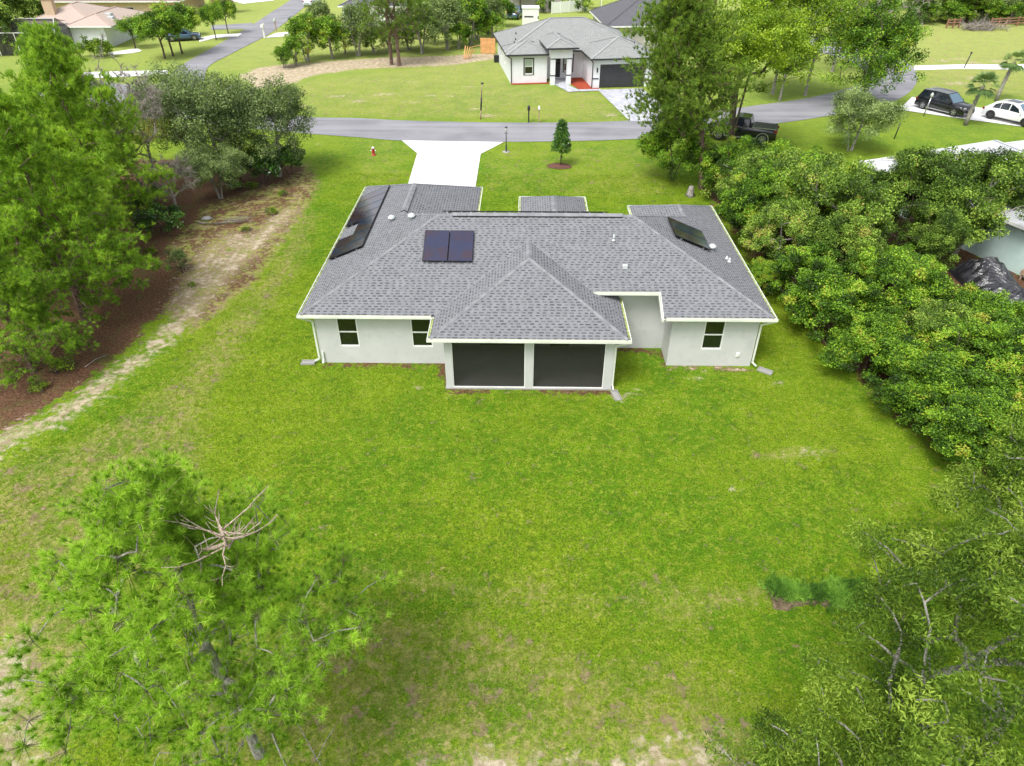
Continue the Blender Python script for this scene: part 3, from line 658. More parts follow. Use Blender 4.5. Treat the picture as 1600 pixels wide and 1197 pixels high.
    for x0, x1, y0, y1 in ((xa, -3.745, ya, 26.9), (6.105, xb, ya, 26.9), (xa, -8.9, 26.9005, 41.5), (10.2, xb, 26.9005, 38.63), (-8.8995, -2.545, 40.8, 41.5), (-3.2, -2.545, 37.0505, 40.7995), (-2.5445, -.1005, 36.5, 37.05),
                           (3.6205, 6.159, 36.5, 37.05), (-.1, 3.62, 36.5, 39.95), (6.16, 10.1995, 36.5, 38.63), (-3.74, 4.38, 24.07, 24.9), (-3.74, -2.9, 24.9005, 25.905), (3.6, 4.38, 24.9005, 27.77)):
        b.box(x0+.003, x1-.003, y0+.003, y1-.003, zb, zb+.03)
    zn = E+s*(27.2-ya); b.box(3.10, 6.1, 27.205, 27.775, zn-.15, zn-.12)
    b.build('soffit', M['white'], H, world=True)
    for x, y in ((-.02, 39.8), (3.5, 39.8)): pc = MB(); pc.box(x-.13, x+.13, y-.13, y+.13, 0, 2.62); pc.build('porch_post', M['stucco'], H, world=True)
    # gutters
    def gut(pts, out, z=E, **k):
        m, mi = MB(), MB(); gutter(m, mi, pts, out, z-.012, **k); g = m.build('gutter', M['gutter'], H, world=True); mi.build('gutter_dirt', M['gutter_in'], g, world=True)
    gut([(xa-.12, ya), (-3.87, ya)], (0, -1)); gut([(xa, ya+.005), (xa, 41.5)], (-1, 0)); gut([(xb, ya+.005), (xb, 38.63)], (1, 0)); gut([(6.2, ya), (xb+.12, ya)], (0, -1))
    gut([(-3.86, 24.07), (4.50, 24.07)], (0, -1)); gut([(-3.74, 24.075), (-3.74, 25.78)], (-1, 0)); gut([(4.38, 24.075), (4.38, 27.74)], (1, 0))
    gut([(3.10, 27.2), (6.0, 27.2)], (0, -1), z=zn); gut([(xa, 41.5), (-2.43, 41.5)], (0, 1)); gut([(-2.545, 37.2), (-2.545, 41.49)], (1, 0))
    gut([(-.1, 37.2), (-.1, 39.94)], (-1, 0)); gut([(3.62, 37.2), (3.62, 39.94)], (1, 0)); gut([(6.16, 37.2), (6.16, 38.62)], (-1, 0)); gut([(-.2, 39.95), (3.72, 39.95)], (0, 1)); gut([(6.05, 38.63), (10.93, 38.63)], (0, 1))
    fa = MB()                                        # raking board down the side of the notch
    za, zc = E-.012, zn-.012
    for x0, x1 in ((6.005, 6.035), (6.07, 6.098)):
        top = .0 if x0 < 6.05 else .004
        P = [(x0, ya-.11, za-.19), (x1, ya-.11, za-.19), (x1, 27.2, zc-.19), (x0, 27.2, zc-.19), (x0, ya-.11, za-.03+top), (x1, ya-.11, za-.03+top), (x1, 27.2, zc+.012+top), (x0, 27.2, zc+.012+top)]
        n = len(fa.v); fa.v += P
        for q in ((0,3,2,1),(4,5,6,7),(0,1,5,4),(1,2,6,5),(2,3,7,6),(3,0,4,7)): fa.f.append(tuple(n+i for i in q))
    fa.box(6.0355, 6.0695, ya-.105, ya-.02, za-.12, za-.10); fa.build('rake_board', M['gutter'], H, world=True)
    # valley flashing shadow line beside the porch roof comes from the roof itself; caps
    cp = MB(); dn = lambda x, y: (x, y, -s)
    def cap(a, b, na, nb, **k): cap_strip(cp, a, b, dn(*na), dn(*nb), **k)
    zr = E+s*5.57
    cap((xa+.05, ya+.05, E+.02), (-3.975, 31.48, zr), (0, -1), (-1, 0)); cap((xb-.05, ya+.05, E+.02), (5.25, 31.48, zr), (0, -1), (1, 0))
    cap((-3.975, 31.48, zr), (5.25, 31.48, zr), (0, -1), (0, 1)); cap((-3.975, 31.48, zr), (-6.045, 33.55, E+s*3.5), (-1, 0), (0, 1)); cap((5.25, 31.48, zr), (8.49, 34.72, E+s*2.33), (1, 0), (0, 1))
    cap((-6.045, 33.55, E+s*3.5), (-6.045, 38, E+s*3.5), (-1, 0), (1, 0)); cap((-6.045, 38, E+s*3.5), (-2.6, 41.45, E+.02), (0, 1), (1, 0)); cap((-6.045, 38, E+s*3.5), (xa+.05, 41.45, E+.02), (0, 1), (-1, 0))
    cap((8.49, 34.72, E+s*2.33), (8.49, 36.3, E+s*2.33), (-1, 0), (1, 0)); cap((8.49, 36.3, E+s*2.33), (10.77, 38.58, E+.02), (1, 0), (0, 1)); cap((8.49, 36.3, E+s*2.33), (6.21, 38.58, E+.02), (-1, 0), (0, 1))
    cap((1.76, 35.19, E+s*1.86), (1.76, 38.09, E+s*1.86), (-1, 0), (1, 0))
    cap((-3.69, 24.12, E+.02), (.32, 28.13, E+s*4.06), (0, -1), (-1, 0), w_=.16); cap((4.33, 24.12, E+.02), (.32, 28.13, E+s*4.06), (0, -1), (1, 0), w_=.16); cap((.32, 28.13, E+s*4.06), (.32, 29.9, E+s*4.06), (-1, 0), (1, 0))
    cp.build('ridge_cap', M['cap'], R, world=True)
    vl = MB()
    for a, b in (((-3.74, 25.91, E), (.32, 29.97, E+s*4.06)), ((3.09, 27.2, zn), (.32, 29.97, E+s*4.06))): vl.bar((a[0], a[1], a[2]+.006), (b[0], b[1], b[2]+.006), .05, .016)
    vl.build('valley_flashing', M['cap'], R, world=True)
    def vent(a, b, ax):
        m = MB(); a = Vector(a); b = Vector(b)
        for sg in (-1, 1):
            o = Vector((ax[0], ax[1], 0))*sg; dz = Vector((0, 0, -s*.17))
            p0, p1 = a+Vector((0, 0, .085)), b+Vector((0, 0, .085)); q0, q1 = a+o*.17+dz+Vector((0, 0, .07)), b+o*.17+dz+Vector((0, 0, .07)); e = Vector((0, 0, -.06))
            m.quad(p0, p1, q1, q0); m.quad(q0, q1, q1+e, q0+e)
        top = m
        return top.build('ridge_vent', M['cap'], R, world=True)
    def vent_side(a, b, ax):
        m = MB(); a = Vector(a); b = Vector(b); o = Vector((ax[0], ax[1], 0))
        for sg in (-1, 1):
            q0, q1 = a+o*sg*.174+Vector((0, 0, -s*.174+.064)), b+o*sg*.174+Vector((0, 0, -s*.174+.064)); e = Vector((0, 0, -.058)); m.quad(q0, q1, q1+e, q0+e)
        d = (b-a).normalized()
        for p in (a-d*.003, b+d*.003): m.quad(p+Vector((0, 0, .08)), p+o*.17+Vector((0, 0, -s*.17+.065)), p+o*.17+Vector((0, 0, -s*.17+.005)), p+Vector((0,0,.0)), p-o*.17+Vector((0, 0, -s*.17+.005)), p-o*.17+Vector((0, 0, -s*.17+.065)))
        m.build('vent_side', M['black'], R.children[-1] if False else v_, world=True)
    v_ = vent((-3.3, 31.48, zr), (4.75, 31.48, zr), (0, 1)); vent_side((-3.3, 31.48, zr), (4.75, 31.48, zr), (0, 1))
    v_ = vent((-6.045, 33.95, E+s*3.5), (-6.045, 37.6, E+s*3.5), (1, 0)); vent_side((-6.045, 33.95, E+s*3.5), (-6.045, 37.6, E+s*3.5), (1, 0))
    # solar panels: (plan corner ranges on a slope), lifted on rails
    def panel(x0, x1, y0, y1, pl, lift=.13):
        ax, ay, X0, Y0, Z0, ss = pl; g = .008
        z = lambda x, y: Z0+ss*((x-X0)*ax+(y-Y0)*ay)
        o = Vector(((x0+x1)/2, (y0+y1)/2, z((x0+x1)/2, (y0+y1)/2)+lift)); nrm = Vector((-ax*ss, -ay*ss, 1)).normalized()
        dx = Vector((1, 0, ss*ax)).normalized(); dy = nrm.cross(dx); Mx = Matrix(((dx.x, dy.x, nrm.x, o.x), (dx.y, dy.y, nrm.y, o.y), (dx.z, dy.z, nrm.z, o.z), (0, 0, 0, 1)))
        hx = (x1-x0)/2*sqrt(1+(ss*ax)**2)-g; hy = (y1-y0)/2*sqrt(1+(ss*ay)**2)-g
        m = MB(); m.box(-hx, hx, -hy, hy, -.035, .0, Mx); m.box(-hx, -hx+.02, -hy, hy, .0005, .006, Mx); m.box(hx-.02, hx, -hy, hy, .0005, .006, Mx); m.box(-hx+.0205, hx-.0205, -hy, -hy+.02, .0005, .006, Mx); m.box(-hx+.0205, hx-.0205, hy-.02, hy, .0005, .006, Mx)
        p = m.build('solar_panel', M['frame_black'], R, world=True)
        g_ = MB(); g_.box(-hx+.0206, hx-.0206, -hy+.0206, hy-.0206, .0006, .003, Mx); g_.build('panel_glass', M['solar'], p, world=True)
        ml = MB()
        for u in (-hx*.62, hx*.62): ml.box(u-.02, u+.02, -hy-.03, hy+.03, -.075, -.0355, Mx)
        for u in (-hx*.62, hx*.62):
            for v in (-hy*.8, hy*.8): ml.box(u-.03, u+.03, v-.04, v+.04, -lift, -.0755, Mx)
        ml.build('mounting_rail', M['alu'], p, world=True)
    ylist = [39.40, 38.29, 37.18, 36.07, 34.96]
    for a, b in zip(ylist[:-1], ylist[1:]): panel(-9.45, -7.70, b, a, LE)
    panel(-8.66, -7.70, 33.22, 34.96, LE); panel(-9.45, -7.70, 32.1, 33.22, LE); panel(-9.45, -7.70, 30.98, 32.1, LE)
    panel(-4.50, -3.355, 28.60, 30.35, RE, .14); panel(-3.345, -2.22, 28.60, 30.35, RE, .14)
    panel(7.20, 9.0, 31.84, 32.95, RI, .16); panel(7.20, 9.0, 30.72, 31.83, RI, .16)
    for i in range(7): panel(-3.8+i*1.13, -2.67+i*1.13, 31.70, 33.35, FR, .17)
    def pipe(x, y, pl, h=.28, r_=.045, capd=False):
        ax, ay, X0, Y0, Z0, ss = pl; z = Z0+ss*((x-X0)*ax+(y-Y0)*ay); m = MB()
        if capd: m.lathe([(.11, z-.02), (.11, z+.10), (.19, z+.12), (.19, z+.19), (.10, z+.27), (.01, z+.29)], (x, y, 0), 12)
        else: m.tube([(x, y, z-.05), (x, y, z+h)], r_, 8); m.lathe([(r_+.08, z+.005), (r_+.01, z+.07)], (x, y, 0), 8)
        m.build('roof_vent' if capd else 'vent_pipe', M['pvc'], R, world=True)
    pipe(4.22, 29.97, RE, .32, .035); pipe(-6.6, 33.3, LE, capd=True); pipe(-5.42, 32.35, LE, capd=True); pipe(9.2, 31.3, RI, capd=True); pipe(9.9, 30.55, RI, .2, .05); pipe(9.85, 30.85, RI, .14, .04)
    pipe(-5.1, 33.9, (-1, 0, -2.545, 0, E, s), .3, .035)
    bx = MB(); zz = E+s*(28.47-ya); bx.box(4.52, 4.74, 28.40, 28.58, zz-.05, zz+.13); bx.build('roof_vent', M['pvc'], R, world=True, bevel=.01)
    o1 = MB(); o1.box(9.66, 9.82, wy-.05, wy+.001, .52, .72); o1.lathe([(.03, wy-.09), (.03, wy-.051)], (9.74, 0, .62), 8, 'Y'); o1.build('outlet_box', M['white'], H, world=True)
    # downspouts
    downspout(H, wl-.06, wy-.05, 2.62, xa-.06, ya-.05, out=(-1, 0)); downspout(H, wr+.06, wy-.05, 2.62, xb+.06, ya-.05, out=(.75, -.6)); downspout(H, px1+.05, py+.05, 2.62, 4.42, 24.03, out=(.15, -1))
    downspout(H, wl+.14, wy-.05, .62, wl+.14, wy-.06, out=(0, -1))
main_house()
splash_block(-9.42, 26.24, pi, 'small grey splash block at the left back corner of the house')
splash_block(10.72, 26.05, -.62, 'small grey splash block at the right back corner of the house')
splash_block(4.02, 24.22, -1.35, 'small grey splash block at the right corner of the screened porch')

# ------------------------------------------------------------------ trees
def skeleton(r, h, targets, trunk_top, lean=(0, 0), rt=.16, rtip=.008, wob=.15, stems=1, zmin=.12, sag=0.0, spread=.3):
    """grow limbs from one or more stems to the target points; returns nodes, parents, radii, tip indices"""
    P = []; par = []
    starts = []
    for s in range(stems):
        a = 2*pi*s/max(1, stems)+r.random()*2
        n = 9; base = np.array([cos(a), sin(a), 0])*(0 if stems == 1 else spread*.35)
        ph = r.random(2)*6; prev = -1
        for i in range(n):
            t = i/(n-1); out = np.array([cos(a), sin(a), 0])*(0 if stems == 1 else spread*h*.35*t**1.2)
            p = base+out+np.array([lean[0]*t+wob*sin(ph[0]+t*5)*t, lean[1]*t+wob*cos(ph[1]+t*4)*t, trunk_top*t])
            P.append(p); par.append(prev); prev = len(P)-1
            if t*trunk_top > zmin*h: starts.append(prev)
    P = [np.array(p) for p in P]; avail = list(starts); tips = []
    c = np.array([lean[0]*.5, lean[1]*.5, h*.35]); order = np.argsort(np.linalg.norm((targets-c)*[1, 1, .6], axis=1))
    AP = np.array([P[i] for i in avail])
    for oi in order:
        T = targets[oi]; d = AP-T; rad = np.hypot(T[0]-AP[:, 0], T[1]-AP[:, 1])
        cost = np.linalg.norm(d, axis=1)+np.clip(AP[:, 2]-T[2]+.25*rad, 0, 9)*1.2
        j = int(np.argmin(cost)); a = avail[j]; A = P[a]; L = np.linalg.norm(T-A); k = 2 if L < 1.2 else (3 if L < 2.5 else 4); prev = a; new = []
        for q in range(1, k+1):
            t = q/k; p = A+(T-A)*t; p = p+np.array([0, 0, (-sag+.12)*L*sin(pi*t)]); p = p+r.normal(0, .022*L, 3)*(1 if q < k else 0)
            P.append(p); par.append(prev); prev = len(P)-1; new.append(prev)
        tips.append(prev); avail += new; AP = np.vstack([AP, [P[i] for i in new]])
    P = np.array(P); par = np.array(par); n = len(P); cnt = np.zeros(n)
    cnt[tips] = 1
    for i in range(n-1, -1, -1):
        if par[i] >= 0: cnt[par[i]] += cnt[i]
    cm = max(cnt.max(), 2); rad = rtip+(rt-rtip)*(np.maximum(cnt, .6)/cm)**.55
    return P, par, rad, np.array(tips)

def limbs_mesh(name, P, par, rad, mat, parent, sides=5, flare=1.35, rmin=0.0):
    idx = np.where((par >= 0) & (rad >= rmin))[0]; A = P[par[idx]]; B = P[idx]; ra = np.minimum(rad[par[idx]], rad[idx]*1.6+.004); rb = rad[idx]
    low = A[:, 2] < .25; ra = np.where(low & (par[par[idx]] < 0), ra*flare, ra)
    d = B-A; L = np.linalg.norm(d, axis=1, keepdims=True)+1e-6; d = d/L
    ref = np.where(np.abs(d[:, 2:3]) < .9, np.array([[0, 0, 1.]]), np.array([[1., 0, 0]])); u = np.cross(d, ref); u /= np.linalg.norm(u, axis=1, keepdims=True); v = np.cross(d, u)
    A = A-d*ra[:, None]*.25; B = B+d*rb[:, None]*.25
    t = np.arange(sides)*2*pi/sides; n = len(idx)
    ring = lambda C, rr: C[:, None, :]+(u[:, None, :]*np.cos(t)[None, :, None]+v[:, None, :]*np.sin(t)[None, :, None])*rr[:, None, None]
    R0, R1 = ring(A, ra), ring(B, rb); Q = np.stack([R0, np.roll(R0, -1, 1), np.roll(R1, -1, 1), R1], 2).reshape(-1, 3)
    return np_mesh(name, Q, 4, mat, parent)

def leaves(r, C, per, sig, ln, wd, cl_tint, flat=.75, droop=0.0, up=.5, tintvar=.16):
    """leaf rhombs scattered round the cluster centres C"""
    n = len(C)*per; c = np.repeat(C, per, 0); ct = np.repeat(cl_tint, per)
    o = r.normal(0, 1, (n, 3)); o *= (sig*(.5+.8*r.random((n, 1)))/np.linalg.norm(o, axis=1, keepdims=True))*[1, 1, flat]; p = c+o
    nr = r.normal(0, 1, (n, 3))*.8+[0, 0, up]+o/sig*.45; nr /= np.linalg.norm(nr, axis=1, keepdims=True)
    a = r.normal(0, 1, (n, 3)); a[:, 2] -= droop; a -= nr*np.sum(a*nr, 1, keepdims=True); a /= np.linalg.norm(a, axis=1, keepdims=True)+1e-9; b = np.cross(nr, a)
    s = (.7+.6*r.random((n, 1))); l = ln*s; ww = wd*s
    V = np.stack([p-a*l*.5, p+b*ww*.5-a*l*.05, p+a*l*.5-nr*l*.08, p-b*ww*.5-a*l*.05], 1).reshape(-1, 3)
    t = ct+r.normal(0, tintvar, n); return V, np.repeat(t, 4)

def needles(r, C, D, per, ln, wd, cl_tint, cone=.9, tintvar=.10):
    """tufts of needles: C centres, D directions"""
    n = len(C)*per; c = np.repeat(C, per, 0); d = np.repeat(D, per, 0); t0 = np.repeat(cl_tint, per)
    q = r.normal(0, 1, (n, 3))*cone*.55+d; q /= np.linalg.norm(q, axis=1, keepdims=True)
    st = c+d*(r.random((n, 1))-.55)*ln*.45; L = ln*(.75+.45*r.random((n, 1)))
    sd_ = np.cross(q, r.normal(0, 1, (n, 3))); sd_ /= np.linalg.norm(sd_, axis=1, keepdims=True)
    e = st+q*L; e[:, 2] -= L[:, 0]*.12
    V = np.stack([st-sd_*wd*.5, st+sd_*wd*.5, e], 1).reshape(-1, 3); tn = t0+r.normal(0, tintvar, n)
    return V, np.repeat(tn, 3)

def crown_pts(r, k, c, R, shell=.55, lumps=7, lump_r=.34, zcut=-.75):
    """k points in a lumpy crown round c with radii R: lobes over an ellipsoid"""
    L = r.normal(0, 1, (lumps, 3)); L /= np.linalg.norm(L, axis=1, keepdims=True); L[:, 2] = np.abs(L[:, 2])*1.1-.28
    pts = []
    while len(pts) < k:
        if r.random() < .72:
            q = L[r.integers(lumps)]*(.62+.12*r.random()); v = r.normal(0, 1, 3); v /= np.linalg.norm(v); q = q+v*lump_r*(.55+.5*r.random())
        else:
            v = r.normal(0, 1, 3); v /= np.linalg.norm(v); q = v*(shell+(1-shell)*r.random())*(.85 if r.random() < .7 else 1.12)
        if q[2] > zcut: pts.append(q*R+c)
    return np.array(pts)

def broadleaf(name, label, cat, loc, h, R, seed, mat, bark, k=150, per=110, leaf=(.11, .07), sig=.42, zlow=.3, rt=.16, stems=1, lean=(0, 0), lumps=8, group=None, trunk_top=None, extra_twigs=0, lobes=(), clear=None, up=.5, droop=0, lump_r=.34, parts=('trunk', 'crown'), tint0=.5):
    r = np.random.default_rng(seed); T = thing(name, label, cat, loc, 0, group)
    Rz = h*(1-zlow)/2*1.02; c = np.array([lean[0]*.7, lean[1]*.7, h-Rz]); RR = np.array([R, R, Rz])
    tg = crown_pts(r, k, c, RR, lumps=lumps, lump_r=lump_r)
    for (lc, lr, ln_) in lobes: v = r.normal(0, 1, (ln_, 3)); v /= np.linalg.norm(v, axis=1, keepdims=True); tg = np.vstack([tg, np.array(lc)+v*np.array(lr)*(.3+.7*r.random((ln_, 1)))])
    if clear: tg = tg[~((np.hypot(tg[:, 0]-clear[0], tg[:, 1]-clear[1]) < clear[2]) & (tg[:, 2] < clear[3]))]
    tg[:, 2] = np.maximum(tg[:, 2], .12*h+.15)
    P, par, rad, tips = skeleton(r, h, tg, trunk_top or h*.72, lean, rt, stems=stems, zmin=.14, spread=.8*R/h)
    limbs_mesh(parts[0], P, par, rad, bark, T)
    cl = P[tips]; lob = np.sin(cl[:, 0]*1.9+seed)*np.cos(cl[:, 1]*1.7+seed*2)*.16
    ct = tint0+lob+r.normal(0, .19, len(cl))
    V, t = leaves(r, cl, per, sig, leaf[0], leaf[1], ct, up=up, droop=droop)
    np_mesh(parts[1], V, 4, mat, T, t)
    return T

def pine(name, label, loc, h, R, seed, mat, k=260, tufts=6, per=16, ln=.22, wd=.018, rt=.16, zlow=.25, lean=(0, 0), group=None, flatlay=.35, dead=30, bark=None, prof=.8, cat='tree', tuft_sig=.28, leanb=0, tint0=.5, cone=.9, bare=None, xoff=0.0):
    r = np.random.default_rng(seed); T = thing(name, label, cat, loc, 0, group)
    nl = max(5, int(h*1.3)); tg = []
    zs = np.linspace(zlow*h, h*.97, nl)
    wts = np.array([.35+1-abs((z/h-zlow)/(1-zlow)-.35) for z in zs]); wts /= wts.sum()
    dirs = [(r.random()*6.28, 3+r.integers(4)) for _ in zs]
    while len(tg) < k:
        i = r.choice(nl, p=wts); t = (zs[i]/h-zlow)/(1-zlow); rr = R*max(.16, (1-t)**prof*(.75+.45*min(1, t*3+.3))+.08)
        a0, nb = dirs[i]; a = a0+2*pi*r.integers(nb)/nb+r.normal(0, .30); q = rr*(.35+.65*r.random()**.6)*(.8+.35*sin(a*3+seed+i))
        tg.append([q*cos(a)+lean[0]*zs[i]/h, q*sin(a)+lean[1]*zs[i]/h, zs[i]+q*.22+r.normal(0, flatlay)])
    tg = np.array(tg); tg[:, 0] += xoff
    P, par, rad, tips = skeleton(r, h, tg, h*.97, lean, rt, stems=1, zmin=zlow*.7, sag=.05)
    if dead:
        az = r.random(dead)*6.28; q = R*(.25+.5*r.random(dead)); zz = h*(.12+.4*r.random(dead))
        dt = np.stack([q*np.cos(az), q*np.sin(az), zz+.1*q], 1); P2, par2, rad2, _ = skeleton(r, h, dt, h*.6, (lean[0]*.6, lean[1]*.6), rt*.3, zmin=.1, rtip=.006)
        m2 = par2 >= 0; off = len(P); P = np.vstack([P, P2]); par = np.concatenate([par, np.where(par2 >= 0, par2+off, -1)]); rad = np.concatenate([rad, np.minimum(rad2, .02)])
    limbs_mesh('trunk', P, par, rad, bark or M['bark_pine'], T, 6)
    cl = P[tips]; C = np.repeat(cl, tufts, 0)+r.normal(0, tuft_sig, (len(cl)*tufts, 3))*[1, 1, .6]
    if bare: C = C[(np.linalg.norm((C-np.array(bare[0]))*[1, 1, .6], axis=1) > bare[2]*.85)]
    ax = np.stack([np.full(len(C), lean[0]*.5), np.full(len(C), lean[1]*.5), C[:, 2]*.75], 1); D = C-ax; D /= np.linalg.norm(D, axis=1, keepdims=True)+1e-6; D = D*.55+[0, 0, .75]+r.normal(0, .35, D.shape); D /= np.linalg.norm(D, axis=1, keepdims=True)
    lob = np.sin(C[:, 0]*1.7+seed)*np.cos(C[:, 1]*1.9)*.12
    ctt = (np.sin(C[:, 0]*5.1+C[:, 1]*3.7)*np.cos(C[:, 2]*4.3+seed))*.16+C[:, 2]/h*.10-.05
    V, t = needles(r, C, D, per, ln, wd, tint0+lob+ctt+r.normal(0, .07, len(C)), cone)
    np_mesh('crown', V, 3, mat, T, t)
    if bare:                                        # pale leafless twigs spreading from one point of the top
        m = MB(); o = Vector(bare[0]); rr_ = random.Random(seed)
        m.tube([(o.x*.35, o.y*.35, h*.80), (o.x*.8, o.y*.8, o.z-.55), o-Vector((0, 0, .25)), o+Vector((0, 0, .12))], [.05, .04, .03, .022], 6)
        for i in range(bare[1]):
            a = i*2.4+rr_.uniform(-.5, .5); e = rr_.uniform(-.35, .45); L = bare[2]*rr_.uniform(.5, 1.25); d = Vector((cos(a), sin(a), e)); b0 = o+Vector((0, 0, rr_.uniform(-.45, .1))); P_ = [b0]
            for q in range(4): d = (d+Vector((rr_.uniform(-.35, .35), rr_.uniform(-.35, .35), .14))).normalized(); P_.append(P_[-1]+d*L*.25)
            m.tube(P_, [.017, .013, .010, .007, .004], 5)
            for q in (1, 2, 3): d2 = (d+Vector((rr_.uniform(-1, 1), rr_.uniform(-1, 1), rr_.uniform(-.2, .5)))).normalized(); m.tube([P_[q], P_[q]+d2*.13, P_[q]+d2*.22+Vector((0, 0, .04))], [.008, .006, .003], 4)
        m.build('bare_twigs', M['bark_pine2'], T)
    # twigs carrying each tuft
    if ln < .215 or h < 11:
        A = cl[np.argmin(np.linalg.norm(C[:, None, :]-cl[None, :, :], axis=2), axis=1)] if bare else np.repeat(cl, tufts, 0); sd_ = np.cross(C-A, [0, 0, 1.]); sd_ /= np.linalg.norm(sd_, axis=1, keepdims=True)+1e-6; w_ = .008
        Q = np.stack([A-sd_*w_, A+sd_*w_, C+D*ln*.2+sd_*w_*.5, C+D*ln*.2-sd_*w_*.5], 1).reshape(-1, 3); np_mesh('twigs', Q, 4, M['twig_green'], T)
    return T

def shrub(name, label, loc, h, R, seed, mat, k=45, per=90, leaf=(.09, .055), sig=.26, group=None, cat='shrub', bark=None, flat=1, tint0=.5):
    return broadleaf(name, label, cat, loc, h, R, seed, mat, bark or M['bark_dark'], k=k, per=per, leaf=leaf, sig=sig, zlow=.02, rt=.04, stems=3, lumps=6, group=group, parts=('stem', 'foliage'), trunk_top=h*.5, tint0=tint0)

def dead_tree(name, label, cat, loc, h, R, seed, k=160, mat=None, lean=(0, 0), fine=6):
    r = np.random.default_rng(seed); T = thing(name, label, cat, loc)
    tg = crown_pts(r, k, np.array([0, 0, h*.62]), np.array([R, R, h*.4]), shell=.4); P, par, rad, tips = skeleton(r, h, tg, h*.85, lean, .10, rtip=.012, zmin=.15)
    limbs_mesh('trunk', P, par, rad, mat or M['twig'], T, 5)
    C = np.repeat(P[tips], fine, 0); D = r.normal(0, 1, C.shape)+[0, 0, .8]; D /= np.linalg.norm(D, axis=1, keepdims=True)
    V, t = needles(r, C, D, 4, .55, .022, np.full(len(C), .5), .8); np_mesh('twigs', V, 3, mat or M['twig'], T, t)
    return T

def G(px, py): p = at(px, py); return (p.x, p.y, 0)

